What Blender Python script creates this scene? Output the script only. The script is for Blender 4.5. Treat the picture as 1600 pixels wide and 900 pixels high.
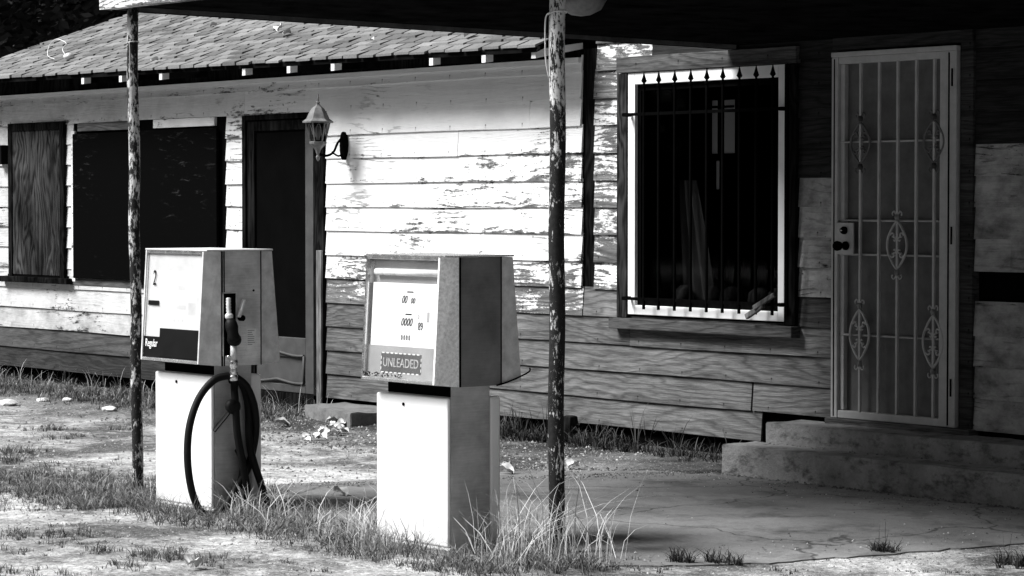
import bpy, bmesh, math, random
import numpy as np
from mathutils import Vector, Matrix, noise as mnoise
random.seed(7); rng = np.random.default_rng(7)
PI = math.pi; R = math.radians
for o in list(bpy.data.objects): bpy.data.objects.remove(o)
SC = bpy.context.scene; COL = SC.collection

# ------------------------------------------------------------ camera, world, sun, exposure
CAM = (10.0, -11.39, 1.6); FPX = 4200.0; PHI = R(51.674); PITCH = R(1.80)
cd = bpy.data.cameras.new('camera'); cam = bpy.data.objects.new('camera', cd); COL.objects.link(cam)
cam.location = CAM; cam.rotation_euler = (PI/2 - PITCH, 0, PHI)
cd.sensor_width = 36; cd.lens = FPX/1600*36; cd.clip_start = .1; cd.clip_end = 1500
SC.camera = cam
SUN_EL, SUN_AZ = R(48), R(30)          # azimuth measured from the wall normal (-y) towards -x
w = bpy.data.worlds.new('World'); SC.world = w; w.use_nodes = True
nt = w.node_tree; bg = nt.nodes['Background']
sky = nt.nodes.new('ShaderNodeTexSky'); sky.sky_type = 'NISHITA'; sky.sun_disc = False
sky.sun_elevation = SUN_EL; sky.sun_rotation = PI + SUN_AZ
sky.dust_density = 4.0; sky.air_density = 1.0
bw = nt.nodes.new('ShaderNodeRGBToBW'); nt.links.new(sky.outputs[0], bw.inputs[0]); nt.links.new(bw.outputs[0], bg.inputs[0])
bg.inputs[1].default_value = .05
sl = bpy.data.lights.new('sun', 'SUN'); sl.energy = 4.7; sl.angle = R(26); sl.color = (1, 1, 1)
so = bpy.data.objects.new('sun', sl); COL.objects.link(so)
sdir = Vector((-math.sin(SUN_AZ)*math.cos(SUN_EL), -math.cos(SUN_AZ)*math.cos(SUN_EL), math.sin(SUN_EL)))
so.rotation_euler = sdir.to_track_quat('Z', 'Y').to_euler()
SC.view_settings.view_transform = 'Standard'; SC.view_settings.look = 'None'
SC.view_settings.gamma = 1; SC.view_settings.use_curve_mapping = False
SC.view_settings.exposure = 0.75
SC.render.engine = 'CYCLES'

# measured positions: a photo pixel back onto the real plane it lies on
_d = Vector((-math.sin(PHI), math.cos(PHI), 0)); _r = Vector((math.cos(PHI), math.sin(PHI), 0))
def ray(px, py):
    u = (px-800)/FPX; v = (450-py)/FPX; c, s = math.cos(PITCH), math.sin(PITCH)
    return _d*(c+v*s) + _r*u + Vector((0, 0, -s+v*c))
def onY(px, py, Y=0.0):
    q = ray(px, py); return Vector(CAM) + q*((Y-CAM[1])/q.y)
def onZ(px, py, Z=0.0):
    q = ray(px, py); return Vector(CAM) + q*((Z-CAM[2])/q.z)
def onX(px, py, X=0.0):
    q = ray(px, py); return Vector(CAM) + q*((X-CAM[0])/q.x)

# ------------------------------------------------------------ tagging
def tag(o, label=None, cat=None, group=None, kind=None):
    if label: o['label'] = label
    if cat: o['category'] = cat
    if group: o['group'] = group
    if kind: o['kind'] = kind
    return o
def empty(name, loc=(0, 0, 0), parent=None):
    o = bpy.data.objects.new(name, None); COL.objects.link(o); o.location = loc; o.empty_display_size = .1
    if parent: o.parent = parent
    return o
def copy_tree(o, parent=None):
    c = o.copy(); COL.objects.link(c); c.parent = parent
    for ch in [x for x in SC.objects if x.parent == o]: copy_tree(ch, c)
    return c

# ------------------------------------------------------------ mesh builder
class MB:
    def __init__(s): s.v = []; s.f = []; s.a = []; s.sm = []
    def add(s, vs, fs, att=(0, 0, 0), smooth=False):
        b = len(s.v); s.v += [tuple(p) for p in vs]
        for f in fs: s.f.append(tuple(i+b for i in f)); s.a.append(att); s.sm.append(smooth)
    def box(s, x0, x1, y0, y1, z0, z1, att=(0, 0, 0)):
        s.add([(x0,y0,z0),(x1,y0,z0),(x1,y1,z0),(x0,y1,z0),(x0,y0,z1),(x1,y0,z1),(x1,y1,z1),(x0,y1,z1)],
              [(0,3,2,1),(4,5,6,7),(0,1,5,4),(1,2,6,5),(2,3,7,6),(3,0,4,7)], att)
    def hexa(s, p, att=(0, 0, 0)):           # 8 corners, bottom ring then top ring
        s.add(p, [(0,3,2,1),(4,5,6,7),(0,1,5,4),(1,2,6,5),(2,3,7,6),(3,0,4,7)], att)
    def prism_x(s, poly, x0, x1, att=(0, 0, 0)):   # poly of (y,z) extruded along x
        n = len(poly)
        s.add([(x0, y, z) for y, z in poly]+[(x1, y, z) for y, z in poly],
              [tuple(range(n)), tuple(range(2*n-1, n-1, -1))]+[(i, i+n, (i+1) % n+n, (i+1) % n) for i in range(n)], att)
    def prism_y(s, poly, y0, y1, att=(0, 0, 0)):   # poly of (x,z) extruded along y
        n = len(poly)
        s.add([(x, y0, z) for x, z in poly]+[(x, y1, z) for x, z in poly],
              [tuple(range(n)), tuple(range(2*n-1, n-1, -1))]+[(i, i+n, (i+1) % n+n, (i+1) % n) for i in range(n)], att)
    def beam(s, a, b, wd, ht, att=(0, 0, 0), up=(0, 0, 1)):
        a = Vector(a); b = Vector(b); t = (b-a).normalized(); sd = t.cross(Vector(up)).normalized()*wd/2; u = sd.cross(t).normalized()*ht/2
        s.hexa([a-sd-u, a+sd-u, b+sd-u, b-sd-u, a-sd+u, a+sd+u, b+sd+u, b-sd+u], att)
    def tube(s, pts, r, n=8, att=(0, 0, 0), cap=True):
        pts = [Vector(p) for p in pts]; rs = r if isinstance(r, (list, tuple)) else [r]*len(pts)
        vs = []; ref = None
        for i, p in enumerate(pts):
            t = (pts[min(i+1, len(pts)-1)]-pts[max(i-1, 0)]).normalized()
            if ref is None: ref = Vector((0, 0, 1)) if abs(t.z) < .9 else Vector((1, 0, 0))
            ref = (ref-t*ref.dot(t)).normalized(); q = t.cross(ref)
            for k in range(n):
                a = 2*PI*k/n; vs.append(p+(ref*math.cos(a)+q*math.sin(a))*rs[i])
        fs = [(i*n+k, i*n+(k+1) % n, (i+1)*n+(k+1) % n, (i+1)*n+k) for i in range(len(pts)-1) for k in range(n)]
        s.add(vs, fs, att, True)
        if cap:
            b = len(s.v)-len(vs)
            s.f.append(tuple(b+k for k in range(n-1, -1, -1))); s.a.append(att); s.sm.append(False)
            s.f.append(tuple(b+(len(pts)-1)*n+k for k in range(n))); s.a.append(att); s.sm.append(False)
    def lathe(s, prof, c, n=16, axis='z', att=(0, 0, 0), smooth=True):     # prof of (r,h)
        vs = []
        for r_, h in prof:
            for k in range(n):
                a = 2*PI*k/n; x, y = r_*math.cos(a), r_*math.sin(a)
                if axis == 'z': vs.append((c[0]+x, c[1]+y, c[2]+h))
                elif axis == 'x': vs.append((c[0]+h, c[1]+x, c[2]+y))
                else: vs.append((c[0]+x, c[1]+h, c[2]+y))
        m = len(prof)
        fs = [(i*n+k, i*n+(k+1) % n, (i+1)*n+(k+1) % n, (i+1)*n+k) for i in range(m-1) for k in range(n)]
        s.add(vs, fs, att, smooth)
        b = len(s.v)-len(vs)
        s.f.append(tuple(b+k for k in range(n-1, -1, -1))); s.a.append(att); s.sm.append(False)
        s.f.append(tuple(b+(m-1)*n+k for k in range(n))); s.a.append(att); s.sm.append(False)
    def build(s, name, m, parent=None, bevel=0, loc=None):
        me = bpy.data.meshes.new(name); vs = s.v
        if loc: vs = [(x-loc[0], y-loc[1], z-loc[2]) for x, y, z in vs]
        me.from_pydata(vs, [], s.f); me.materials.append(m)
        me.polygons.foreach_set('use_smooth', s.sm)
        ca = me.attributes.new('att', 'FLOAT_VECTOR', 'FACE')
        ca.data.foreach_set('vector', np.array(s.a, dtype=np.float32).ravel())
        me.update()
        bm = bmesh.new(); bm.from_mesh(me); bmesh.ops.recalc_face_normals(bm, faces=bm.faces); bm.to_mesh(me); bm.free()
        o = bpy.data.objects.new(name, me); COL.objects.link(o)
        if parent: o.parent = parent
        if loc: o.location = loc
        if bevel:
            b = o.modifiers.new('bevel', 'BEVEL'); b.width = bevel; b.segments = 2; b.limit_method = 'ANGLE'; b.angle_limit = R(40)
        return o

def spline(pts, k=8):
    P = [Vector(p) for p in pts]; out = []
    for i in range(len(P)-1):
        a = P[max(i-1, 0)]; b = P[i]; c = P[i+1]; d = P[min(i+2, len(P)-1)]
        for j in range(k):
            t = j/k; out.append(.5*((2*b)+(c-a)*t+(2*a-5*b+4*c-d)*t*t+(3*b-a-3*c+d)*t**3))
    out.append(P[-1]); return out

# ------------------------------------------------------------ materials (all grey: the place is shown in black and white)
class NT:
    def __init__(s, name, rough=.7, metal=0, spec=.3):
        s.m = bpy.data.materials.new(name); s.m.use_nodes = True; s.t = s.m.node_tree
        s.b = s.t.nodes['Principled BSDF']; s.b.inputs['Roughness'].default_value = rough
        s.b.inputs['Metallic'].default_value = metal; s.b.inputs['Specular IOR Level'].default_value = spec
        s.tc = s.t.nodes.new('ShaderNodeTexCoord').outputs['Object']
    def set(s, sock, v):
        if hasattr(v, 'links') or isinstance(v, bpy.types.NodeSocket): s.t.links.new(v, sock)
        else: sock.default_value = v
    def n(s, typ, out=0, **kw):
        nd = s.t.nodes.new(typ)
        for k, v in kw.items():
            if k.startswith('i'): s.set(nd.inputs[int(k[1:])], v)
            else: setattr(nd, k, v)
        return nd.outputs[out]
    def math(s, op, a, b=0.0, clamp=False):
        nd = s.t.nodes.new('ShaderNodeMath'); nd.operation = op; nd.use_clamp = clamp
        s.set(nd.inputs[0], a); s.set(nd.inputs[1], b); return nd.outputs[0]
    def map(s, v, scale=(1, 1, 1), off=(0, 0, 0)):
        nd = s.t.nodes.new('ShaderNodeMapping'); s.set(nd.inputs[0], v); nd.inputs[1].default_value = off; nd.inputs[3].default_value = scale
        return nd.outputs[0]
    def noise(s, v, sc=5, det=4, rough=.55, dist=0):
        nd = s.t.nodes.new('ShaderNodeTexNoise'); s.set(nd.inputs['Vector'], v)
        nd.inputs['Scale'].default_value = sc; nd.inputs['Detail'].default_value = det
        nd.inputs['Roughness'].default_value = rough; nd.inputs['Distortion'].default_value = dist
        return nd.outputs[0]
    def ramp(s, v, a, b, c=0.0, d=1.0, smooth=False):
        nd = s.t.nodes.new('ShaderNodeMapRange'); s.set(nd.inputs[0], v)
        for i, x in enumerate((a, b, c, d)): s.set(nd.inputs[i+1], x)
        if smooth: nd.interpolation_type = 'SMOOTHSTEP'
        return nd.outputs[0]
    def mix(s, f, a, b):
        nd = s.t.nodes.new('ShaderNodeMix'); nd.data_type = 'FLOAT'
        s.set(nd.inputs[0], f); s.set(nd.inputs[2], a); s.set(nd.inputs[3], b); return nd.outputs[0]
    def vadd(s, a, b):
        nd = s.t.nodes.new('ShaderNodeVectorMath'); nd.operation = 'ADD'; s.set(nd.inputs[0], a); s.set(nd.inputs[1], b); return nd.outputs[0]
    def att(s):
        nd = s.t.nodes.new('ShaderNodeAttribute'); nd.attribute_name = 'att'
        sp = s.t.nodes.new('ShaderNodeSeparateXYZ'); s.t.links.new(nd.outputs['Vector'], sp.inputs[0]); return sp.outputs
    def xyz(s):
        sp = s.t.nodes.new('ShaderNodeSeparateXYZ'); s.t.links.new(s.tc, sp.inputs[0]); return sp.outputs
    def comb(s, x=0.0, y=0.0, z=0.0):
        nd = s.t.nodes.new('ShaderNodeCombineXYZ'); s.set(nd.inputs[0], x); s.set(nd.inputs[1], y); s.set(nd.inputs[2], z); return nd.outputs[0]
    def col(s, v):
        nd = s.t.nodes.new('ShaderNodeCombineColor')
        for i in range(3): s.set(nd.inputs[i], v)
        s.t.links.new(nd.outputs[0], s.b.inputs['Base Color']); return s
    def bump(s, h, strength=.5, dist=.01):
        nd = s.t.nodes.new('ShaderNodeBump'); nd.inputs['Strength'].default_value = strength; nd.inputs['Distance'].default_value = dist
        s.set(nd.inputs['Height'], h); s.t.links.new(nd.outputs[0], s.b.inputs['Normal']); return s
    def rough(s, v): s.set(s.b.inputs['Roughness'], v); return s

def plain(name, c, rough=.6, metal=0, spec=.3, var=.15, sc=12, bumpd=0):
    k = NT(name, rough, metal, spec); n = k.noise(k.tc, sc, 6, .65)
    k.col(k.math('MULTIPLY', k.ramp(n, .3, .7, 1-var, 1+var), c))
    k.rough(k.ramp(n, .3, .7, max(rough-.1, .03), rough+.1))
    if bumpd: k.bump(k.noise(k.tc, sc*5, 5, .6), .6, bumpd)
    return k.m

def siding_mat():
    k = NT('weathered_painted_siding', .75, 0, .12); a = k.att(); rnd, peel, grime_shade = a[0], a[1], a[2]  # third channel carries grime, and canopy shade on the right boards
    off = k.comb(k.math('MULTIPLY', rnd, 53.0), k.math('MULTIPLY', rnd, 17.0), k.math('MULTIPLY', rnd, 31.0))
    p = k.vadd(k.tc, off)
    # flowing flat sawn grain: bands in z bent round knots by a stretched noise
    warp = k.noise(k.map(p, (.32, 1, 1.7)), 1.8, 3, .5, .5)
    sp = k.t.nodes.new('ShaderNodeSeparateXYZ'); k.t.links.new(p, sp.inputs[0])
    ph = k.math('ADD', k.math('MULTIPLY', sp.outputs[2], 130.0), k.math('MULTIPLY', warp, 66.0))
    ph = k.math('ADD', ph, k.math('MULTIPLY', k.noise(k.map(p, (2, 1, 25)), 3, 4, .6), 5.0))
    rings = k.math('ADD', k.math('MULTIPLY', k.math('SINE', ph), .5), .5)
    fine = k.noise(k.map(p, (2.5, 3, 70)), 3, 6, .7)
    fib = k.noise(k.map(p, (1.2, 3, 14)), 3, 6, .7)
    patch = k.noise(k.map(p, (.8, 1, 2.2)), 1.7, 5, .6)
    grain = k.math('ADD', k.math('MULTIPLY', rings, .42), k.math('MULTIPLY', k.ramp(fine, .32, .68), .58))
    frc = k.math('FRACT', k.math('DIVIDE', k.math('SUBTRACT', k.xyz()[2], .147), .1785))
    low = k.ramp(frc, 0.0, .22, 1.0, 0.0); high = k.ramp(frc, .86, 1.0, 0.0, 1.0)
    # bare wood
    vo = k.t.nodes.new('ShaderNodeTexVoronoi'); k.set(vo.inputs['Vector'], k.map(p, (1.3, 0, 3.2))); vo.inputs['Scale'].default_value = 1.1
    knot = k.ramp(vo.outputs['Distance'], .035, .085)
    line = k.math('POWER', rings, 3.0)
    wood = k.math('SUBTRACT', .225, k.math('MULTIPLY', line, .10))
    wood = k.math('MULTIPLY', wood, k.ramp(fine, .34, .66, .5, 1.3))
    wood = k.math('MULTIPLY', wood, k.ramp(patch, .35, .65, .62, 1.12))
    wood = k.math('MULTIPLY', wood, k.ramp(fib, .36, .64, .78, 1.12))
    wood = k.math('MULTIPLY', wood, k.math('SUBTRACT', 1.0, k.math('MULTIPLY', k.math('ADD', k.math('MULTIPLY', high, .8), k.math('MULTIPLY', low, .25)), k.ramp(patch, .4, .6, .8, .2))))
    split = k.ramp(k.noise(k.map(p, (1.6, 1, 75)), 2.0, 4, .6, .3), .64, .69)
    wood = k.math('MULTIPLY', wood, k.math('SUBTRACT', 1.0, k.math('MULTIPLY', split, .75)))
    wood = k.math('MULTIPLY', wood, k.mix(knot, .2, 1.0))
    wood = k.math('MULTIPLY', wood, k.math('SUBTRACT', 1.0, k.math('MULTIPLY', grime_shade, .93)))
    # paint
    n1 = k.noise(k.map(p, (1.0, 1, 2.2)), 2.2, 3, .5)
    n2 = k.noise(k.map(p, (6, 5, 36)), 2.6, 8, .85, .3)
    n3 = k.noise(p, 26, 5, .7)
    n4 = k.noise(k.map(p, (2.6, 1, 6)), 2.0, 4, .6)
    f = k.math('ADD', k.math('MULTIPLY', n1, .50), k.math('MULTIPLY', n4, .36)); f = k.math('ADD', f, k.math('MULTIPLY', low, .10)); f = k.math('ADD', f, k.math('MULTIPLY', high, .05))
    f = k.math('ADD', f, k.math('MULTIPLY', n2, .80)); f = k.math('ADD', f, k.math('MULTIPLY', n3, .20)); f = k.math('ADD', f, k.math('MULTIPLY', rings, .09))
    th = k.ramp(peel, 0.0, 1.0, 1.36, .30)
    m = k.ramp(f, th, k.math('ADD', th, .05))
    zone = k.ramp(k.noise(k.map(p, (.9, 1, 2.4), (7, 0, 3)), 2.0, 3, .55), .53, .60)
    crack = k.math('MULTIPLY', k.math('MULTIPLY', k.ramp(k.math('ADD', k.math('MULTIPLY', rings, .8), k.math('MULTIPLY', n2, .7)), 1.04, 1.12), zone), k.ramp(peel, .13, .26))
    m = k.math('MAXIMUM', m, k.math('MULTIPLY', crack, k.ramp(peel, .5, .9, .9, 0.0)))
    paint = k.math('MULTIPLY', k.ramp(k.noise(p, 3.5, 6, .7), .3, .7, .74, .84), k.ramp(fine, .2, .5, .93, 1.0))
    gr = k.ramp(k.noise(k.map(p, (1.6, 1, 2.6)), 2.4, 6, .7), .34, .66)
    paint = k.math('MULTIPLY', paint, k.math('SUBTRACT', 1.0, k.math('MULTIPLY', grime_shade, k.ramp(gr, 0, 1, .45, .95))))
    hair = k.ramp(k.noise(k.map(p, (2.2, 1, 60)), 2.3, 5, .7, .2), .655, .70)          # long hairline cracks in the paint
    paint = k.math('MULTIPLY', paint, k.math('SUBTRACT', 1.0, k.math('MULTIPLY', hair, .5)))
    nx_ = k.math('MULTIPLY', k.math('SUBTRACT', k.math('FRACT', k.math('ADD', k.math('DIVIDE', k.xyz()[0], .406), k.math('MULTIPLY', rnd, .12))), .5), .406)
    nz_ = k.math('MULTIPLY', k.math('SUBTRACT', frc, .17), .1785)
    d2 = k.math('SQRT', k.math('ADD', k.math('MULTIPLY', nx_, nx_), k.math('MULTIPLY', nz_, nz_)))
    run = k.math('MULTIPLY', k.ramp(k.math('ABSOLUTE', nx_), .003, .009, 1, 0), k.ramp(nz_, -.03, 0, 0, .45)); run = k.math('MULTIPLY', run, k.ramp(nz_, 0, .004, 1, 0))
    nail = k.math('SUBTRACT', 1.0, k.math('MAXIMUM', k.math('MULTIPLY', k.ramp(d2, .004, .008, 1, 0), .8), run))
    k.col(k.math('MULTIPLY', k.mix(m, paint, wood), nail)); k.rough(k.mix(m, .5, .85))
    k.bump(k.math('ADD', k.math('MULTIPLY', k.math('SUBTRACT', 1.0, m), .7), k.math('MULTIPLY', grain, .35)), .9, .006)
    return k.m

def post_mat(name, seed, z_lo, z_hi, lo, hi):
    k = NT(name, .6); p = k.map(k.tc, (1.3, 1.3, .5), (seed, seed*2, seed*3)); z = k.xyz()[2]
    n = k.math('ADD', k.math('MULTIPLY', k.noise(p, 13, 4, .6), .55), k.math('MULTIPLY', k.noise(p, 60, 6, .8), .68))
    th = k.ramp(z, z_lo, z_hi, lo, hi); m = k.ramp(n, th, k.math('ADD', th, .02))
    paint = k.ramp(k.noise(k.tc, 14, 6, .7), .3, .7, .40, .70); rust = k.ramp(k.noise(k.tc, 60, 5, .7), .3, .75, .004, .022)
    k.col(k.mix(m, paint, rust)); k.rough(k.mix(m, .45, .9))
    k.bump(k.math('SUBTRACT', 1.0, m), .8, .003); return k.m

def steel_mat(name, base, rough=.42, metal=.85, streak=.15, sc=3.0):
    k = NT(name, rough, metal, .4); n = k.noise(k.tc, sc, 5, .6); s = k.noise(k.map(k.tc, (1, 3, 60)), 3, 4, .6)
    sp = k.noise(k.tc, 160, 3, .6)
    c = k.math('MULTIPLY', k.ramp(n, .32, .68, .55, 1.45), base); c = k.math('MULTIPLY', c, k.ramp(s, .3, .7, 1-streak, 1+streak))
    c = k.math('MULTIPLY', c, k.ramp(sp, .62, .72, 1.0, .75)); k.col(c); k.rough(k.ramp(n, .3, .7, rough-.08, rough+.14)); return k.m

def enamel_mat():
    k = NT('chipped_white_enamel', .3, 0, .5); n = k.noise(k.tc, 7, 8, .75)
    chip = k.ramp(n, .735, .75); c = k.ramp(k.noise(k.tc, 2.5, 5, .6), .3, .7, .78, .86)
    scr = k.ramp(k.noise(k.map(k.tc, (22, 22, 5)), 3, 6, .75), .70, .74); c = k.math('MULTIPLY', c, k.math('SUBTRACT', 1.0, k.math('MULTIPLY', scr, .35)))
    z = k.xyz()[2]; dirt = k.math('MULTIPLY', k.ramp(z, 0, .16, 1, 0), k.ramp(k.noise(k.tc, 18, 6, .7), .35, .7))
    c = k.math('MULTIPLY', c, k.math('SUBTRACT', 1.0, k.math('MULTIPLY', dirt, .6)))
    k.col(k.mix(chip, c, .12)); return k.m

def concrete_mat(name, base, stain=.5, sc=1.5, bump=.002, lo=.5, cracks=False):
    k = NT(name, .85); n = k.noise(k.tc, sc, 8, .68, .3); n2 = k.noise(k.tc, 45, 5, .7)
    sp = k.ramp(k.noise(k.tc, 110, 2, .5), .68, .72)
    st = k.ramp(k.noise(k.map(k.tc, (1, 1, 1.8), (3, 8, 1)), sc*3.2, 7, .72), .50, .68)
    c = k.math('MULTIPLY', k.ramp(n, .3, .7, 1-lo*.6, 1+lo*.5), base); c = k.math('MULTIPLY', c, k.ramp(n2, .3, .7, .86, 1.12))
    c = k.math('MULTIPLY', c, k.math('SUBTRACT', 1.0, k.math('MULTIPLY', st, stain))); c = k.math('MULTIPLY', c, k.mix(sp, 1.0, .55))
    if cracks:
        vo = k.t.nodes.new('ShaderNodeTexVoronoi'); vo.feature = 'DISTANCE_TO_EDGE'; vo.inputs['Scale'].default_value = .55
        nd = k.t.nodes.new('ShaderNodeTexNoise'); k.set(nd.inputs['Vector'], k.tc); nd.inputs['Scale'].default_value = 2.5; nd.inputs['Detail'].default_value = 8
        sc_ = k.t.nodes.new('ShaderNodeVectorMath'); sc_.operation = 'SCALE'; k.set(sc_.inputs[0], nd.outputs[1]); sc_.inputs[3].default_value = .45
        k.set(vo.inputs['Vector'], k.vadd(k.tc, sc_.outputs[0])); c = k.math('MULTIPLY', c, k.ramp(vo.outputs['Distance'], .002, .007, .35, 1.0))
    k.col(c); k.bump(k.math('ADD', n2, k.math('MULTIPLY', n, .5)), .7, bump*3); return k.m

def ground_mat():
    k = NT('sandy_ground', .95); n = k.noise(k.map(k.tc, (1, 1, 1)), .9, 8, .7, .4); n2 = k.noise(k.tc, 9, 7, .7); n3 = k.noise(k.tc, 60, 4, .7)
    y = k.xyz()[1]
    n5 = k.noise(k.tc, 24, 8, .8); c = k.ramp(k.math('ADD', k.math('MULTIPLY', n, .75), k.math('MULTIPLY', n2, .25)), .44, .60, .11, .68); c = k.math('MULTIPLY', c, k.ramp(n5, .36, .60, .35, 1.2)); c = k.math('MULTIPLY', c, k.ramp(n3, .3, .7, .6, 1.3))
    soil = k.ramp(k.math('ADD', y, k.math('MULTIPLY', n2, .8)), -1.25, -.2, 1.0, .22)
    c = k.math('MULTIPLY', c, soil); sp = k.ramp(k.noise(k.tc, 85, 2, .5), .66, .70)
    k.col(k.mix(sp, c, .6)); k.bump(k.math('ADD', n3, n2), 1.0, .015); return k.m

def ply_mat(name, lo, hi):
    k = NT(name, .9, 0, 0); p = k.tc
    warp = k.noise(k.map(p, (3, 1, .7)), 1.5, 3, .5, .5); sp = k.xyz()
    ph = k.math('ADD', k.math('MULTIPLY', sp[0], 80.0), k.math('MULTIPLY', warp, 60.0))
    rings = k.math('ADD', k.math('MULTIPLY', k.math('SINE', ph), .5), .5)
    f = k.noise(k.map(p, (50, 3, 2.5)), 3, 6, .7); pt = k.ramp(k.noise(k.map(p, (1.6, 1, .7)), 1.6, 4, .6), .35, .65)
    c = k.math('ADD', k.math('MULTIPLY', rings, .5), k.math('MULTIPLY', k.ramp(f, .3, .7), .5))
    k.col(k.math('MULTIPLY', k.ramp(c, .1, .9, lo, hi), k.ramp(pt, 0, 1, .25, 1.2))); k.bump(c, .5, .003); return k.m

def black_board_mat():
    k = NT('blackened_board', .9, 0, 0); p = k.tc
    n = k.noise(k.map(p, (1.2, 1, 6)), 3.5, 8, .75, .5); m = k.ramp(k.noise(p, 1.0, 3, .5), .45, .62)
    s = k.ramp(n, .58, .72); k.col(k.mix(k.math('MULTIPLY', s, m), .003, .05)); k.bump(n, .5, .004); return k.m

def glass_mat(name, tint=.9, haze=0.0):
    m = bpy.data.materials.new(name); m.use_nodes = True; t = m.node_tree; t.nodes.clear()
    o = t.nodes.new('ShaderNodeOutputMaterial'); tr = t.nodes.new('ShaderNodeBsdfTransparent'); tr.inputs[0].default_value = (tint,)*3+(1,)
    gl = t.nodes.new('ShaderNodeBsdfGlossy'); gl.inputs['Roughness'].default_value = .04; gl.inputs[0].default_value = (.9, .9, .9, 1)
    lw = t.nodes.new('ShaderNodeLayerWeight'); lw.inputs[0].default_value = .25
    fr = t.nodes.new('ShaderNodeMath'); fr.operation = 'MULTIPLY'; fr.inputs[1].default_value = .05; t.links.new(lw.outputs[1], fr.inputs[0])
    mx = t.nodes.new('ShaderNodeMixShader'); t.links.new(fr.outputs[0], mx.inputs[0]); t.links.new(tr.outputs[0], mx.inputs[1]); t.links.new(gl.outputs[0], mx.inputs[2])
    last = mx
    if haze:
        df = t.nodes.new('ShaderNodeBsdfDiffuse'); df.inputs[0].default_value = (.75,)*3+(1,)
        tcn = t.nodes.new('ShaderNodeTexCoord'); nz = t.nodes.new('ShaderNodeTexNoise'); nz.inputs['Scale'].default_value = 6; nz.inputs['Detail'].default_value = 5
        t.links.new(tcn.outputs['Object'], nz.inputs['Vector'])
        mr = t.nodes.new('ShaderNodeMapRange'); mr.inputs[1].default_value = .3; mr.inputs[2].default_value = .7; mr.inputs[3].default_value = haze*.6; mr.inputs[4].default_value = haze*1.2
        t.links.new(nz.outputs[0], mr.inputs[0]); m2 = t.nodes.new('ShaderNodeMixShader')
        t.links.new(mr.outputs[0], m2.inputs[0]); t.links.new(mx.outputs[0], m2.inputs[1]); t.links.new(df.outputs[0], m2.inputs[2]); last = m2
    t.links.new(last.outputs[0], o.inputs[0]); return m

def shingle_mat():
    k = NT('asphalt_shingles', .95, 0, .1); a = k.att()
    c = k.math('MULTIPLY', k.ramp(a[0], 0, 1, .11, .22), k.ramp(k.noise(k.tc, 90, 3, .6), .3, .7, .8, 1.2))
    c = k.math('MULTIPLY', c, k.ramp(k.noise(k.tc, 1.6, 5, .6), .3, .7, .8, 1.15)); k.col(c); return k.m

def leafy(name, lo, hi, trans=.0):
    k = NT(name, .7, 0, .2); a = k.att(); k.col(k.ramp(a[0], 0, 1, lo, hi)); return k.m

M = dict(
    siding=siding_mat(), shingle=shingle_mat(), enamel=enamel_mat(), ground=ground_mat(), blackboard=black_board_mat(),
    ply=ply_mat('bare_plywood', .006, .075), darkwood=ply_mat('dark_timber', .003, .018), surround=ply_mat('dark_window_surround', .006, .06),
    canopy=plain('near_black_canopy_boards', .006, .9, 0, 0, .8, 5, .002),  # canopy boards, near black with patchy tone
    fascia=plain('canopy_fascia', .07, .8, 0, .1, .5, 9, .002),
    trim=plain('white_window_trim', .8, .5, 0, .4, .06, 8), black=plain('black_iron', .0025, .7, 0, 0, .4, 40),
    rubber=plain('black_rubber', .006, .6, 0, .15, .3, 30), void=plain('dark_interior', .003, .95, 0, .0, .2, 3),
    pad=concrete_mat('stained_concrete', .19, .6, .9, .002, .8, True), steps=concrete_mat('old_concrete_steps', .26, .75, 2.6, .004, .8),
    slab=concrete_mat('weathered_slab', .15, .5, 3, .002),
    steel1=steel_mat('brushed_steel', .62, .5, .1, .12), steel2=steel_mat('dull_steel', .17, .45, .2, .08), steel3=steel_mat('stained_steel', .42, .5, .1, .10),
    galv=plain('speckled_galvanised', .85, .6, .0, .4, .28, 70), tin=plain('grey_tin', .60, .55, .0, .3, .25, 16),
    chrome=plain('chrome_edge', .75, .22, .9, .5, .15, 30), dial=plain('dial_face', .86, .5, 0, .3, .03, 3),
    greyp=plain('grey_dial_panel', .30, .5, 0, .3, .15, 8), inkd=plain('black_ink', .008, .7, 0, .05), inkg=plain('grey_ink', .35, .6),
    inkf=plain('faded_ink', .56, .6), white=plain('white_lettering', .8, .6), label=plain('dark_label', .05, .5, 0, .3, .2, 20),
    doorp=plain('grey_door_paint', .13, .6, 0, .15, .25, 9), doorf=plain('pale_steel_paint', .42, .5, 0, .4, .14, 14),
    doorg=plain('grey_screen_door', .05, .6, 0, .3, .25, 8), jamb=ply_mat('weathered_jamb', .08, .26),
    nozz=plain('cast_aluminium', .75, .45, .1, .4, .2, 30), lamp=plain('lantern_metal', .15, .6, .1, .4, .35, 25), bulb=plain('milk_bulb', .7, .3),
    stone=plain('pale_stone', .6, .9, 0, .2, .25, 14, .004), leaf=leafy('dry_leaf', .25, .7), soilbits=leafy('soil_bits', .05, .45),
    bark=plain('bark', .06, .9, 0, .2, .4, 9, .01), wire=plain('pale_wire', .6, .5, .3), cloth=plain('dusty_curtain', .022, .9, 0, .1, .2, 6),
    glass=glass_mat('window_glass', .85), hazy=glass_mat('hazy_dial_glass', .95, .45), clear=glass_mat('dial_glass', .97, .04),
    grass=leafy('dry_grass', .025, .52), weed=leafy('dark_weeds', .012, .09), tree=leafy('tree_leaves', .015, .055))
M['duller'] = plain('worn_lettering', .42, .7, 0, .1, .5, 60)
M['post_a'] = post_mat('flaking_post_paint', 1.7, 0.0, 2.7, .535, .62)
M['post_b'] = post_mat('rusted_post_paint', 6.3, 1.75, 2.3, .53, .67)
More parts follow.
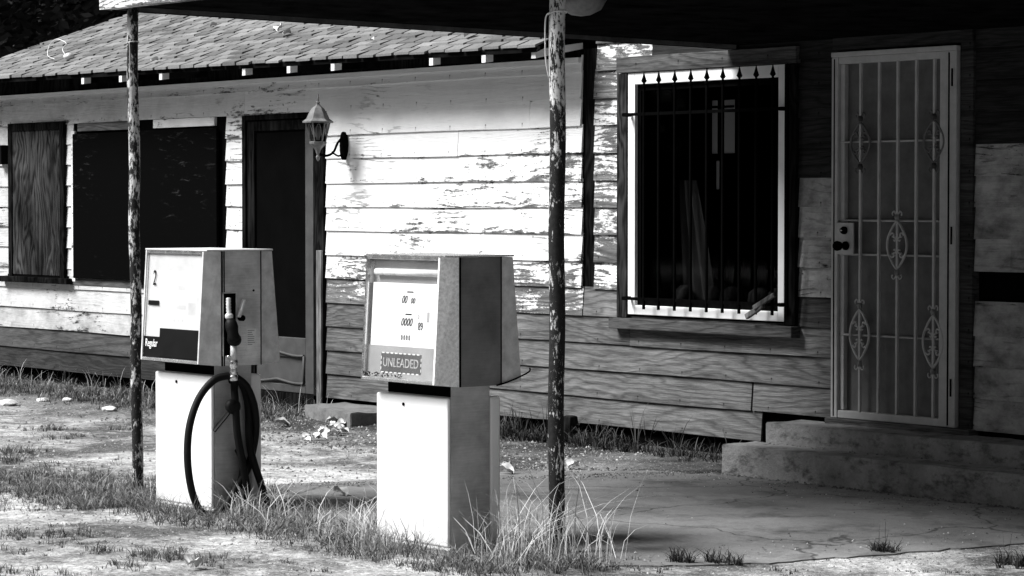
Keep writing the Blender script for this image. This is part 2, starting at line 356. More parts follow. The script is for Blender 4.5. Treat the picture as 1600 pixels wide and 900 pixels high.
def reflection_mat():
    k = NT('pale_reflection_pane', .9); t = k.t; tr = t.nodes.new('ShaderNodeBsdfTranslucent'); tr.inputs[0].default_value = (.85, .85, .85, 1)
    t.links.new(tr.outputs[0], t.nodes['Material Output'].inputs[0]); return k.m
M['reflection_mat'] = reflection_mat()

# ------------------------------------------------------------ ground (one sheet to the horizon), pad
def onpad(x, y): return -2.8 < x < 1.8 and -4.2 < y < .2
def gz(x, y):
    b = .014*mnoise.noise(Vector((x*2.1, y*2.1, 0)))+.008*mnoise.noise(Vector((x*7, y*7, 3)))
    padf = 1.0 if onpad(x, y) else 0.0
    b = b*(1-padf)-.001*padf
    if y > -.9 and x < -1.7: b += .035*min(1, (y+.9)/.7)*(1 if x > -7.8 or x < -8 else 1)
    if x > 40 or x < -60 or y > 40 or y < -60: b = 0
    return b
def axis(lo, hi, step, far):
    v = list(np.arange(lo, hi+1e-6, step)); e = step; l = []; h = []; a, b = lo, hi
    while b < far: e *= 1.35; a -= e; b += e; l.append(a); h.append(b)
    return l[::-1]+v+h
xs = axis(-13, 3.5, .09, 500); ys = axis(-7, .8, .09, 500)
nx = len(xs)
me = bpy.data.meshes.new('ground')
me.from_pydata([(x, y, gz(x, y)) for y in ys for x in xs], [], [(j*nx+i, j*nx+i+1, (j+1)*nx+i+1, (j+1)*nx+i) for j in range(len(ys)-1) for i in range(nx-1)])
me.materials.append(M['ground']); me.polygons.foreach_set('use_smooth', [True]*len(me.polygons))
g = bpy.data.objects.new('ground', me); COL.objects.link(g); tag(g, kind='structure')
b = MB()
edge = [(-2.68, -4.06), (-1.5, -4.09), (-.6, -4.07), (.55, -4.09), (.9, -3.95), (1.39, -3.13), (1.62, -1.7), (1.7, -.62), (-1.70, -.62), (-1.82, -.5), (-2.5, -1.5), (-2.75, -3.0)]
pts = []
for i, p in enumerate(edge):
    q = edge[(i+1) % len(edge)]; n = max(1, int(math.dist(p, q)/.07))
    for j in range(n):
        t = j/n; x = p[0]+(q[0]-p[0])*t; y = p[1]+(q[1]-p[1])*t; a = .028 if j else 0
        pts.append((x+random.uniform(-a, a), y+random.uniform(-a, a)))
n = len(pts)
b.add([(x, y, -.05) for x, y in pts]+[(x, y, .006) for x, y in pts], [tuple(range(n, 2*n))]+[(i, (i+1) % n, (i+1) % n+n, i+n) for i in range(n)])
tag(b.build('concrete_pad', M['pad']), kind='structure')

# ------------------------------------------------------------ house
house = tag(empty('wooden_house', (-6, 0, 0)), 'long low clapboard house with peeling white paint and bare lower boards', 'house')
def hp(mb, name, m, bevel=0, parent=house, loc=None):
    o = mb.build(name, m, None, bevel, loc)
    o.parent = parent; o.matrix_parent_inverse = Matrix.Translation(-absloc(parent)); return o
def absloc(o):
    v = Vector(o.location)
    return v if o.parent is None else v  # parents used here hold world locations
ROW = .1785; Z0 = .147
def rowz(i): return Z0+ROW*i         # bottom edge of board i (0 = lowest)
def board(mb, x0, x1, z0, z1, yb, attf, seed):
    """one clapboard: wedge section, bottom edge proud, a little wavy, cut in short lengths so wear varies"""
    n = max(1, int((x1-x0)/.25)); rnd = random.Random(seed); r = rnd.random(); dz = rnd.uniform(-.003, .003)
    st = []
    for i in range(n+1):
        x = x0+(x1-x0)*i/n; wv = .0025*math.sin(x*2.3+seed)+rnd.uniform(-.0008, .0008); py = .002*math.sin(x*1.7+seed*2)
        st.append([(x, yb-.021+py, z0+wv+dz), (x, yb-.006, z1+.012), (x, yb+.002, z1+.012), (x, yb-.004, z0+wv+dz)])
    for i in range(n):
        A, B = st[i], st[i+1]; xm = (A[0][0]+B[0][0])/2
        fs = [(0, 4, 5, 1), (3, 7, 4, 0), (1, 5, 6, 2), (2, 6, 7, 3)]
        if i == 0: fs.append((0, 1, 2, 3))
        if i == n-1: fs.append((4, 7, 6, 5))
        p, gm = attf(xm, (z0+z1)/2); mb.add(A+B, fs, (r, p, gm))
def nz(x, z, s=1.0, o=0): return mnoise.noise(Vector((x*s, z*s*1.5, o)))*.5+.5
def att_left(x, z):
    gl = min(1, max(0, (-6.6-x)/3.0))
    if x < -7:
        if z > .51: return (.12+.20*nz(x, z, 1, 5), gl*(.36+.25*nz(x, z, .8)+(.2 if z < .7 else 0)))
        return (.97, .62 if z > .33 else .85)
    if z > 1.04:
        pe = .11+.28*nz(x, z, .9)
        if z > 2.1: pe = .08+.14*nz(x, z)
        elif z > 1.94: pe *= .8
        return (pe+(.10 if 1.04 < z < 1.25 else 0), .0)
    if z > .865: return (.34+.15*nz(x, z, 1.2), .04)
    return (1.0, .45 if z > .69 and x < -5 else .12)
def att_right(x, z):  # boards past the window: grime levels raised to stand in for canopy shade
    if x < -3.0: return (.24+.26*nz(x, z, 2, 2), .05) if z > 1.03 else (1, .15)
    if x > -.25 and z > 1.98: return (.97, .94)  # upper rows bare and near black, canopy shade put into the wood colour
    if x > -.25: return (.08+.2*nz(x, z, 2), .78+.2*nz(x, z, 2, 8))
    if z > 1.75: return (.84, .92)  # upper rows beside and over the door darkened likewise for canopy shade
    if z > 1.03: return (.12+.22*nz(x, z, 3), .72+.25*nz(x, z, 2, 3))
    return (1.0, .75)
def att_low(x, z): return (1.0, .10+.35*nz(x, z, 1.1, 6))
wl = MB(); sd = 1
breaks = {3: -4.0, 1: -5.0, 6: -6.0, 9: -7.0}
for i in range(0, 16):
    z0 = rowz(i); z1 = z0+ROW
    if i == 13: z1 = z0+.10
    if i > 13: continue
    # left of first window, between openings, right of door to the corner
    segs = [(-12.0, -11.62)]
    if i < 5: segs = [(-12.0, -7.86)]
    elif i < 12: segs += [(-8.02, -7.75)]
    else: segs = [(-12.0, -7.75)]
    if i == 12: segs = [(-12.0, -7.75), (-7.75, -6.63)]
    if i >= 13: segs = [(-12.0, -6.63)]
    if i >= 1 or True:
        right = -3.645+random.Random(i*5).uniform(-.012, .012)
        if i < 4: right = [-1.93, -1.31, -1.31, -1.31][i]
        bx = {8: -5.55, 6: -4.75, 10: -5.0, 7: -4.72, 4: -5.6, 11: -4.2}.get(i)
        if i == 3: segs += [(-6.63, -3.16), (-3.155, -1.31)]
        elif i == 1: segs += [(-6.63, -2.02), (-2.005, -1.31)]
        elif bx: segs += [(-6.63, bx), (bx+.004, right)]
        else: segs += [(-6.63, right)]
    if i == 0: segs = [(-12.0, -7.86), (-6.63, -1.93)]
    for x0, x1 in segs:
        sd += 1
        if i < 4 and x1 > -6.6 and x0 > -7: board(wl, x0, x1, z0, z1, 0, lambda x, z: att_low(x, z) if x > -5 else (1.0, .35), sd)
        else: board(wl, x0, x1, z0, z1, -.002, att_left, sd)
for i in (4, 5):    # bare boards below the paint on the right hand part
    pass
hp(wl, 'clapboard_siding', M['siding'])
wr = MB(); wr2 = MB()
for i in range(4, 15):
    z0 = rowz(i); z1 = z0+ROW
    if i == 4: segs = [(-3.63, -3.28), (-1.62, -1.31)]
    else: segs = [(-3.525, -3.24), (-1.62, -1.31)]
    if i >= 13: segs = [(-3.50, -1.31)] if i == 14 else [(-3.50, -1.31)]
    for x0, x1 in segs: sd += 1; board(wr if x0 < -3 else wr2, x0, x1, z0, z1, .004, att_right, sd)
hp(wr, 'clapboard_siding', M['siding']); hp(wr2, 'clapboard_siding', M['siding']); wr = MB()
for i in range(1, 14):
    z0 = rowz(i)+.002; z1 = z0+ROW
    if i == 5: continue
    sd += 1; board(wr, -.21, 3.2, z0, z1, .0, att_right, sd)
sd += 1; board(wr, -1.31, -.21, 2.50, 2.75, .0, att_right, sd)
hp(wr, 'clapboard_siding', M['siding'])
# corner batten between the two runs of boards, upper plain boards and moulding under the eave
b = MB(); b.box(-3.66, -3.49, .004, .03, 1.03, 2.62, (.3, .75, .55)); hp(b, 'corner_board', M['darkwood'])
b = MB(); b.box(-12.0, -3.66, -.012, .01, 2.565, 2.72); hp(b, 'eave_shade_board', M['darkwood']); b = MB(); b.box(-12.0, -3.66, -.034, -.0125, 2.53, 2.563, (.7, .1, .05)); hp(b, 'frieze_board', M['siding'])  # upper board darkened to stand in for shade under the eave
# dark backing wall, other walls, floor, all closed
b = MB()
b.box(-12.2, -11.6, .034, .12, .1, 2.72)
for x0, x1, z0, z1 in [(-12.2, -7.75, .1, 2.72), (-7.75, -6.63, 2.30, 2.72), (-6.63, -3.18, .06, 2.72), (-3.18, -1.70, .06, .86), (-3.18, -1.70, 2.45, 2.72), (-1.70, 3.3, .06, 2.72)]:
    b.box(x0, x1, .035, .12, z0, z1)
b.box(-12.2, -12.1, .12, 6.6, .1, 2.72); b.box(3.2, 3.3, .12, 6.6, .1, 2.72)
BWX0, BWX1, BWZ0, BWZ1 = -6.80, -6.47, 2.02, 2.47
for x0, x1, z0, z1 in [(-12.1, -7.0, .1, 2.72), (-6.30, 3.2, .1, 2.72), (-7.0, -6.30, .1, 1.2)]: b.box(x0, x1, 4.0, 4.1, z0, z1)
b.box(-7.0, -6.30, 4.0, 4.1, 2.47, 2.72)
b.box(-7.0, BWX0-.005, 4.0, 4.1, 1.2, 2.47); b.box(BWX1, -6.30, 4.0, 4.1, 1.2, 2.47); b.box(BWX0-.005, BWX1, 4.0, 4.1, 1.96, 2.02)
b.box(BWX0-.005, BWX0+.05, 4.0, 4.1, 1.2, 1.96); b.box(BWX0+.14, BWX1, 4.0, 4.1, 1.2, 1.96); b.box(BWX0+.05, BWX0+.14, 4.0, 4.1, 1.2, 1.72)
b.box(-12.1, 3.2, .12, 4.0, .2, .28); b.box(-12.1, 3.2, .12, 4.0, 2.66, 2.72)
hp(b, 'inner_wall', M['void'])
b = MB(); b.box(-6.83, -6.45, 4.05, 4.052, 1.70, 2.48); pane = hp(b, 'reflection_pane', M['reflection_mat'])  # pane added behind the room, standing in for a reflection in the glass
b = MB(); b.box(-6.65, -6.62, 3.97, 3.998, 2.02, 2.47); b.box(-6.80, -6.47, 3.965, 3.995, 2.40, 2.42); hp(b, 'reflection_bar', M['void'])  # bars dividing the added reflection pane

# roof: hipped at the left, shingle tabs in courses
PITCHR = .44; EY, EZ = -.42, 2.69
def eave_dz(x): return -.0085*(x+11)
b = MB()
hx = -12.25; RIDGE_Y = 3.2; rz = EZ+(RIDGE_Y-EY)*PITCHR
def RP(x, y, up=0): return (x, y, EZ+(y-EY)*PITCHR+eave_dz(x)+up)
def strip(y0, y1, k=8):
    for a in range(k):
        ya, yb = y0+(y1-y0)*a/k, y0+(y1-y0)*(a+1)/k; xa0, xb0 = hx+(ya-EY)*.8, hx+(yb-EY)*.8
        for c in range(12):
            s0, s1 = c/12, (c+1)/12; X = lambda l, t: l+(-3.62-l)*t
            T = [RP(X(xa0, s0), ya, -.015), RP(X(xa0, s1), ya, -.015), RP(X(xb0, s1), yb, -.015), RP(X(xb0, s0), yb, -.015)]
            b.add(T+[(x, y, z-.03) for x, y, z in T], [(0, 1, 2, 3), (7, 6, 5, 4)]+([(0, 4, 5, 1)] if a == 0 else []))
strip(EY, RIDGE_Y)
b.add([RP(hx, EY), (hx, 6.8, EZ), (hx+2.9, RIDGE_Y, rz)], [(0, 2, 1)])
b.add([RP(-3.62, .06), RP(3.4, .06), RP(3.4, RIDGE_Y), RP(-3.62, RIDGE_Y)], [(0, 1, 2, 3)])
b.add([(hx, 6.8, EZ), (3.4, 6.8, EZ), (3.4, RIDGE_Y, rz-.12), (hx+2.9, RIDGE_Y, rz)], [(0, 3, 2, 1)])
roof = hp(b, 'roof', M['canopy'])
b = MB(); course = .104; L = math.sqrt(1+PITCHR**2); i = 0; y = EY-.02
while y < RIDGE_Y-.1:
    y2 = y+course/L*1.12; xs0 = hx+(y-EY)*.8; x = -12.6+(.10 if i % 2 else 0)+rng.uniform(-.02, .02)
    while x+.20 < xs0: x += .20; rr = random.Random(i)
    while x < -3.60:
        wd = .20; xa = max(x+.012, xs0); xb = min(x+wd-.012, -3.60)
        if xb > xa+.01:
            t = .008+(rr.uniform(.005, .013) if rr.random() < .4 else rr.uniform(0, .003)); dy = rr.uniform(-.012, .012); v = rr.random()
            jj = rr.uniform(-.006, .006)
            P = [RP(xa, y+dy, t+.004), RP(xb, y+dy+jj, t+.004), RP(xb, y2, .006), RP(xa, y2, .006), RP(xa, y+dy, -.003), RP(xb, y+dy+jj, -.003), RP(xb, y2, -.002), RP(xa, y2, -.002)]
            b.add(P, [(0, 1, 2, 3), (4, 5, 1, 0), (5, 6, 2, 1), (7, 4, 0, 3)], (v, 0, 0))
        x += wd
    y += course/L; i += 1
o = b.build('shingles', M['shingle'], None); o.parent = roof
# eave edge board, rafter tails
b = MB(); b.hexa([(-12.25, -.415, 2.664), (-3.62, -.415, 2.600), (-3.62, -.39, 2.600), (-12.25, -.39, 2.664), (-12.25, -.415, 2.685), (-3.62, -.415, 2.622), (-3.62, -.39, 2.622), (-12.25, -.39, 2.685)], (.2, .6, .5))
hp(b, 'eave_board', M['fascia'])
for px in (135, 194, 257, 387, 457, 526, 680, 762):
    q = onY(px, 115, -.385); x = q.x; ez = 2.64+eave_dz(x)
    b = MB(); b.prism_x([(-.355, ez-.035), (-.355, ez+.035), (.03, ez+.09), (.03, ez-.01)], x-.020, x+.020); hp(b, 'rafter', M['darkwood']); b = MB(); b.prism_x([(-.420, ez-.045), (-.420, ez+.022), (-.356, ez+.032), (-.356, ez-.037)], x-.022, x+.022, (random.random(), .15, .1))
    o = hp(b, 'rafter_tail', M['siding'])
b = MB(); q = onY(836, 84, -.40); b.prism_x([(-.40, 2.545), (-.40, 2.60), (.0, 2.66), (.0, 2.62)], -3.70, -3.655, (.5, .1, 0)); hp(b, 'rake_board', M['siding'])

# ---- boarded windows (left)
def on_house(name, loc): 
    e = empty(name, loc); e.parent = house; e.matrix_parent_inverse = Matrix.Translation(-Vector(house.location)); return e
def sub(mb, name, m, parent, bevel=0):
    o = mb.build(name, m, None, bevel); o.parent = parent; o.matrix_parent_inverse = Matrix.Translation(-Vector(parent.location)); return o
wa = on_house('boarded_window', (-11.1, 0, .93)); wa['label'] = 'narrow window covered by a streaky plywood sheet'
b = MB(); b.box(-11.53, -10.66, -.034, -.022, .975, 2.24); sub(b, 'plywood_sheet', M['ply'], wa)
b = MB(); b.box(-11.60, -11.53, -.045, .03, .93, 2.31); b.box(-10.66, -10.585, -.045, .03, .93, 2.31); b.box(-11.53, -10.66, -.045, .03, 2.24, 2.31); sub(b, 'frame', M['darkwood'], wa, .003)
b = MB(); b.box(-11.72, -10.47, -.085, .03, .905, .955); sub(b, 'sill', M['darkwood'], wa, .006)
b = MB(); b.box(-11.64, -10.55, -.03, .034, .955, .974); sub(b, 'backing', M['void'], wa)
wb = on_house('boarded_window', (-9.2, 0, .93)); wb['label'] = 'wide window boarded over with blackened sheets'
b = MB()
b.box(-10.42, -9.34, -.05, -.028, .96, 2.195, (.1, 0, 0)); b.box(-9.335, -8.10, -.056, -.030, .93, 2.20, (.2, 0, 0)); sub(b, 'black_board', M['blackboard'], wb, .006)
b = MB(); b.box(-10.48, -10.42, -.03, .03, .93, 2.22, (.2, .2, .15)); b.box(-10.36, -9.36, -.034, -.01, 2.215, 2.285, (.6, .8, .35)); b.box(-9.10, -8.16, -.036, -.01, 2.215, 2.285, (.8, .22, .3)); b.box(-10.52, -8.02, -.026, .03, .90, .955, (.5, .6, .5)); sub(b, 'frame', M['siding'], wb, .003)
b = MB(); b.box(-10.46, -8.02, -.010, .034, .955, 2.29); sub(b, 'backing', M['void'], wb)
# wall seen between the two windows
b = MB()
for i in range(5, 13): sd += 1; board(b, -10.59, -10.47, rowz(i), rowz(i)+ROW, 0, lambda x, z: (.15, .35), sd)
hp(b, 'clapboard_siding', M['siding'])

# ---- dark screen door (left)
da = on_house('screen_door', (-7.2, 0, .15)); da['label'] = 'grey screen door with black mesh above a panel'
DX0, DX1 = -7.72, -6.80
b = MB(); b.box(DX1-.115, DX1, -.012, .02, .16, 2.24); b.box(DX0+.10, DX1-.115, -.012, .02, .43, .58); b.box(DX0+.10, DX1-.115, -.012, .02, .16, .22); sub(b, 'door_frame', M['doorg'], da, .004)
b = MB(); b.box(DX0, DX0+.10, -.012, .02, .16, 2.24); b.box(DX0+.10, DX1-.115, -.012, .02, 2.16, 2.24); sub(b, 'upper_rail', M['darkwood'], da, .004)  # left stile and top rail darkened to stand in for shade beside the jamb
b = MB(); b.box(DX0+.10, DX1-.115, .004, .012, .22, .43); sub(b, 'lower_panel', M['doorg'], da)
def wavy(xa, xb, z, amp, y=-.016):
    return [(xa+(xb-xa)*t/24, y, z+amp*(math.sin(PI*t/24)**2*1.0-abs(math.sin(2*PI*t/24))*.5)) for t in range(25)]
b = MB(); b.tube(wavy(DX0+.06, DX1-.13, .445, .02), .011, 6); b.tube(wavy(DX0+.06, DX1-.13, .235, .02), .011, 6); b.tube([(DX1-.13, -.016, .235), (DX1-.13, -.016, .445)], .011, 6); b.tube([(DX0+.06, -.016, .235), (DX0+.06, -.016, .445)], .011, 6); sub(b, 'moulding', M['doorg'], da)
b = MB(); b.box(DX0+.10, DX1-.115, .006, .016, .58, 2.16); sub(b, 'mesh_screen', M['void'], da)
b = MB(); b.box(DX1+.002, DX1+.07, -.02, .03, .1, 2.28); b.box(DX0-.05, DX0-.002, -.03, .03, .1, 2.28); b.box(DX0-.05, DX1+.07, -.028, .03, 2.245, 2.285); sub(b, 'jamb', M['darkwood'], da, .003)
b = MB(); b.box(DX1+.072, DX1+.155, -.03, .03, .0, 2.27); sub(b, 'casing', M['darkwood'], da, .004)
b = MB(); b.box(DX1+.085, DX1+.15, -.05, -.031, -.0, 1.25); sub(b, 'loose_batten', M['jamb'], da, .004)
b = MB(); b.box(DX0-.05, DX1+.07, -.02, .06, .02, .155); sub(b, 'threshold', M['darkwood'], da)
b = MB(); b.box(-7.62, -7.59, -.05, -.02, 1.12, 1.17); b.tube([(-7.6, -.05, 1.1), (-7.6, -.07, 1.13), (-7.6, -.07, 1.2), (-7.6, -.05, 1.23)], .008, 6); sub(b, 'door_handle', M['black'], da)

# ---- barred window
wc = on_house('barred_window', (-2.4, 0, .86)); wc['label'] = 'tall window with white trim behind spear topped bars'
WX0, WX1, WZ0, WZ1 = -3.165, -1.715, .885, 2.44
b = MB(); b.box(WX0-.10, WX0-.003, -.040, .03, .863, 2.44); sub(b, 'outer_frame', M['surround'], wc, .004); b = MB(); b.box(WX1+.003, WX1+.10, -.040, .03, .863, 2.44); sub(b, 'outer_frame', M['darkwood'], wc, .004); b = MB()
b.box(WX0-.10, -1.61, -.045, .03, WZ1+.003, 2.545, (.5, .97, .55)); sub(b, 'outer_frame', M['siding'], wc, .004)
b = MB(); b.box(WX0-.13, -1.60, -.085, .03, .79, .860, (.9, 1, .65)); sub(b, 'sill', M['siding'], wc, .006)
b = MB(); b.box(WX0, WX0+.068, -.030, .03, WZ0, WZ1); b.box(WX1-.06, WX1, -.030, .03, WZ0, WZ1); b.box(WX0+.068, WX1-.06, -.030, .03, 2.365, WZ1); b.box(WX0+.068, WX1-.06, -.030, .03, WZ0, .945); sub(b, 'white_trim', M['trim'], wc, .004)
b = MB(); b.box(WX0+.068, WX1-.06, .030, .034, .945, 2.365); sub(b, 'pane', M['glass'], wc)
b = MB(); b.box(WX0+.068, WX0+.10, -.005, .028, .945, 2.365); b.box(WX1-.09, WX1-.06, -.005, .028, .945, 2.365); b.box(WX0+.1, WX1-.09, -.005, .028, .945, .985); b.box(WX0+.1, WX1-.09, -.005, .028, 2.325, 2.365); sub(b, 'sash', M['black'], wc)
YG = -.095
for px in (1006, 1029, 1054, 1079, 1104, 1129, 1155, 1181, 1207, 1230):
    x = onY(px, 300, YG).x; b = MB()
    zt = 2.409; b.box(x-.007, x+.007, YG-.007, YG+.007, .925, zt-.07)
    b.lathe([(.008, 0), (.018, .012), (.008, .024), (.007, .032), (.019, .045), (.010, .07), (.0015, .105)], (x, YG, zt-.075), 6)
    sub(b, 'bar', M['black'], wc)
for z in (2.17, .99):
    b = MB(); b.box(-3.145, WX1+.035, YG-.004, YG+.004, z-.010, z+.010)
    for x in (-3.13, WX1+.025): b.box(x-.01, x+.01, YG, -.04, z-.012, z+.012)
    sub(b, 'cross_bar', M['black'], wc)
# glove-like rag of board caught on the lower right bars, curtain inside
b = MB(); b.beam((-1.95, -.125, .91), (-1.80, -.125, .985), .025, .035); b.beam((-1.87, -.14, .965), (-1.72, -.11, 1.05), .02, .032); sub(b, 'loose_slat', M['jamb'], wc, .006)
def drape(x0, x1, z0, z1, y, seed, slant):
    r_ = random.Random(seed); vs = []; nxx = 14; nz_ = 10
    for j in range(nz_+1):
        t = j/nz_
        for i in range(nxx+1):
            s = i/nxx; x = x0+(x1-x0)*s*(1-.5*t)+slant*t; vs.append((x, y+.03*math.sin(s*17+t*2+seed), z0+(z1-z0)*t))
    m_ = MB(); m_.add(vs, [(j*(nxx+1)+i, j*(nxx+1)+i+1, (j+1)*(nxx+1)+i+1, (j+1)*(nxx+1)+i) for j in range(nz_) for i in range(nxx)], (0, 0, 0), True); return m_
sub(drape(-2.98, -2.72, .98, 1.75, .30, 3, -.02), 'curtain', M['cloth'], wc)

b = MB()
for x, z, s in [(-2.9, .955, .10), (-2.45, .955, .13), (-2.2, .955, .12), (-2.05, .955, .09), (-2.62, .955, .08)]:
    b.lathe([(s*.5, 0), (s*.62, .03), (s*.55, .09), (s*.2, .12)], (x, .22, z), 10)
b.box(-3.1, -1.75, .14, .34, .93, .953); sub(b, 'inner_ledge', M['darkwood'], wc)

# ---- security door
dd = on_house('security_door', (-.8, 0, .33)); dd['label'] = 'grey steel security door with scrollwork over a plain inner door'
X0, X1, ZB, ZT = -1.298, -.318, .335, 2.490
b = MB(); b.box(X0+.035, X1-.02, .0, .03, ZB, ZT-.03); sub(b, 'inner_door', M['doorp'], dd)
b = MB(); b.box(X0, X0+.052, -.055, -.001, ZB, ZT-.03); b.box(X1-.125, X1-.0, -.052, -.001, ZB, ZT-.03); b.box(X0+.052, X1-.125, -.05, -.001, ZB, ZB+.045); b.box(X0+.052, X1-.125, -.05, -.001, ZT-.07, ZT-.03)
b.box(X0-.003, X1+.003, -.058, -.001, ZT-.029, ZT); b.box(X0+.054, X0+.088, -.035, -.001, ZB+.047, ZT-.072); sub(b, 'steel_frame', M['doorf'], dd, .004)
b = MB(); b.box(X1-.06, X1-.05, -.0545, -.051, ZB+.01, ZT-.04); b.box(X0+.020, X0+.028, -.0572, -.054, ZB+.01, ZT-.04); sub(b, 'seam', M['black'], dd)
YB = -.045; bars = []
for px in (1344, 1373, 1402, 1431, 1459):
    x = onY(px, 450, YB).x; bars.append(x); b = MB(); b.box(x-.008, x+.008, YB-.008, YB+.008, ZB+.045, ZT-.07); sub(b, 'bar', M['doorf'], dd, .002)
xm_ = X1-.126
for py in (220, 345, 399, 527):
    z = onY(1402, py, YB).z; b = MB(); b.tube([(X0+.053, YB+.012, z), (xm_, YB+.012, z)], .0065, 6); sub(b, 'cross_bar', M['doorf'], dd)
def scroll(mb, x, zc, h, wd, y):
    for s in (-1, 1):
        P = [(x, y, zc-h*.5), (x+s*wd*.25, y, zc-h*.36), (x+s*wd*.5, y, zc-h*.12), (x+s*wd*.5, y, zc+h*.12), (x+s*wd*.25, y, zc+h*.36), (x, y, zc+h*.5)]
        mb.tube(spline(P, 6), .008, 6)
        for v in (-1, 1):
            for (cx, cz, rr, st) in [(s*wd*.24, v*h*.20, .017, 0), (s*wd*.13, v*h*.12, .013, 1)]:
                sp = []
                for t in range(15):
                    a = t/14*1.6*PI+st; r2 = rr*(1-.6*t/14); sp.append((x+cx+s*r2*math.cos(a), y, zc+cz+v*r2*math.sin(a)))
                mb.tube(sp, .0065, 5)
            mb.lathe([(.012, -.016), (.016, 0), (.012, .016)], (x, y, zc+v*(h*.5+.02)), 8)
            sp = [(x+s*.004, y, zc+v*(h*.5+.03)), (x+s*.022, y, zc+v*(h*.5+.055)), (x+s*.037, y, zc+v*(h*.5+.045)), (x+s*.033, y, zc+v*(h*.5+.03))]
            mb.tube(spline(sp, 4), .005, 5)
for bi, py, hh in [(0, 526, .30), (4, 531, .30), (2, 383, .28), (0, 222, .24), (4, 222, .24)]:
    z = onY(1402, py, YB).z; b = MB(); scroll(b, bars[bi], z, hh, .145, YB-.004); sub(b, 'scrollwork', M['doorf'] if py > 300 else M['doorp'], dd)  # upper scrolls take the darker paint to stand in for canopy shade
b = MB(); q = onY(1305, 397, -.06); q2 = onY(1334, 348, -.06); b.box(q.x, q2.x, -.064, -.054, q.z, q2.z); sub(b, 'lock_plate', M['doorf'], dd, .003)
c1 = onY(1319, 360, -.07); b = MB(); b.lathe([(.023, 0), (.023, -.015), (.015, -.03)], (c1.x, -.064, c1.z), 16, 'y'); sub(b, 'lock_cylinder', M['black'], dd)
b = MB(); b.lathe([(.0075, 0), (.006, -.004)], (c1.x, -.0945, c1.z), 8, 'y'); sub(b, 'keyhole', M['chrome'], dd)
c2 = onY(1321, 384, -.07); b = MB(); b.lathe([(.026, 0), (.026, -.012), (.013, -.018), (.012, -.045), (.026, -.055), (.030, -.075), (.024, -.09), (.010, -.094)], (c2.x, -.064, c2.z), 16, 'y'); sub(b, 'door_knob', M['black'], dd)
for z in (2.31, 1.42, .56):
    b = MB(); b.box(X1-.036, X1-.026, -.0565, -.052, z-.05, z+.05); sub(b, 'hinge', M['black'], dd)
b = MB(); b.box(X1+.008, X1+.105, -.03, .03, .28, 2.56, (.7, .97, .8)); b.box(X0-.01, X1+.105, -.04, .03, 2.505, 2.60, (.2, 1, .9)); sub(b, 'jamb', M['siding'], dd, .004)
b = MB(); b.box(X0-.03, X1+.13, -.075, .03, .292, .332, (.1, 1, .25)); sub(b, 'threshold', M['siding'], dd, .005)
b = MB(); b.box(-1.60, 3.2, -.0, .02, .05, .32); hp(b, 'foundation', M['void'])
b = MB(); b.box(-12.1, -1.6, .04, .10, -.05, .10); hp(b, 'foundation', M['void'])
q = onY(3, 240, -.08); b = MB(); b.box(q.x-.12, q.x+.02, -.10, -.025, 1.95, 2.12); hp(b, 'meter_box', M['darkwood'], .006)

# ------------------------------------------------------------ steps and slab
def worn_block(name, x0, x1, y0, y1, z0, z1, m, seed, parent=None, rough=.006, st=.06):
    bm = bmesh.new(); bmesh.ops.create_cube(bm, size=1)
    for v in bm.verts: v.co = Vector(((x0+x1)/2+v.co.x*(x1-x0), (y0+y1)/2+v.co.y*(y1-y0), (z0+z1)/2+v.co.z*(z1-z0)))
    for e in list(bm.edges):
        pass
    nx_ = max(1, int((x1-x0)/st)); geom = bm.verts[:]+bm.edges[:]+bm.faces[:]
    for i in range(1, nx_): bmesh.ops.bisect_plane(bm, geom=bm.verts[:]+bm.edges[:]+bm.faces[:], plane_co=(x0+(x1-x0)*i/nx_, 0, 0), plane_no=(1, 0, 0))
    for ax, lo, hi in ((1, y0, y1), (2, z0, z1)):
        k = max(2, int((hi-lo)/st))
        for i in range(1, k):
            co = [0, 0, 0]; no = [0, 0, 0]; co[ax] = lo+(hi-lo)*i/k; no[ax] = 1
            bmesh.ops.bisect_plane(bm, geom=bm.verts[:]+bm.edges[:]+bm.faces[:], plane_co=co, plane_no=no)
    edges = [e for e in bm.edges if len(e.link_faces) == 2 and e.calc_face_angle() > 1]
    bmesh.ops.bevel(bm, geom=edges, offset=.006, segments=2, affect='EDGES')
    for v in bm.verts:
        if v.co.z > z0+.01: v.co += Vector([mnoise.noise(v.co*9+Vector((seed+i*7, 0, 0))) for i in range(3)])*rough
    me = bpy.data.meshes.new(name); bm.to_mesh(me); bm.free(); me.materials.append(m)
    for p in me.polygons: p.use_smooth = True
    me.set_sharp_from_angle(angle=R(38))
    o = bpy.data.objects.new(name, me); COL.objects.link(o); o.parent = parent; return o
st = tag(empty('concrete_steps', (0, 0, 0)), 'two stained concrete steps under the security door', 'steps')
o = worn_block('lower_step', -1.66, 3.1, -.60, -.325, -.03, .18, M['steps'], 1, st)
o = worn_block('upper_step', -1.575, 3.1, -.322, -.02, -.03, .30, M['steps'], 2, st)
o = worn_block('stoop_slab', -.95, 0, 0, .75, -.03, .12, M['slab'], 5, None, .01, .06); o.location = (-5.56, -.545, 0); o.rotation_euler = (0, 0, R(-14))
tag(o, 'low square concrete slab on the soil beside the debris', 'slab')
b = MB(); q = onY(891, 640, -.14); b.lathe([(.055, 0), (.06, .05), (.055, .15), (.048, .20), (.03, .205)], (q.x, -.14, .0), 9, 'z', (.3, .9, .4), False)
tag(b.build('wooden_stump', M['darkwood'], None, .004), 'short dark stump against the bare boards behind the right post', 'stump')

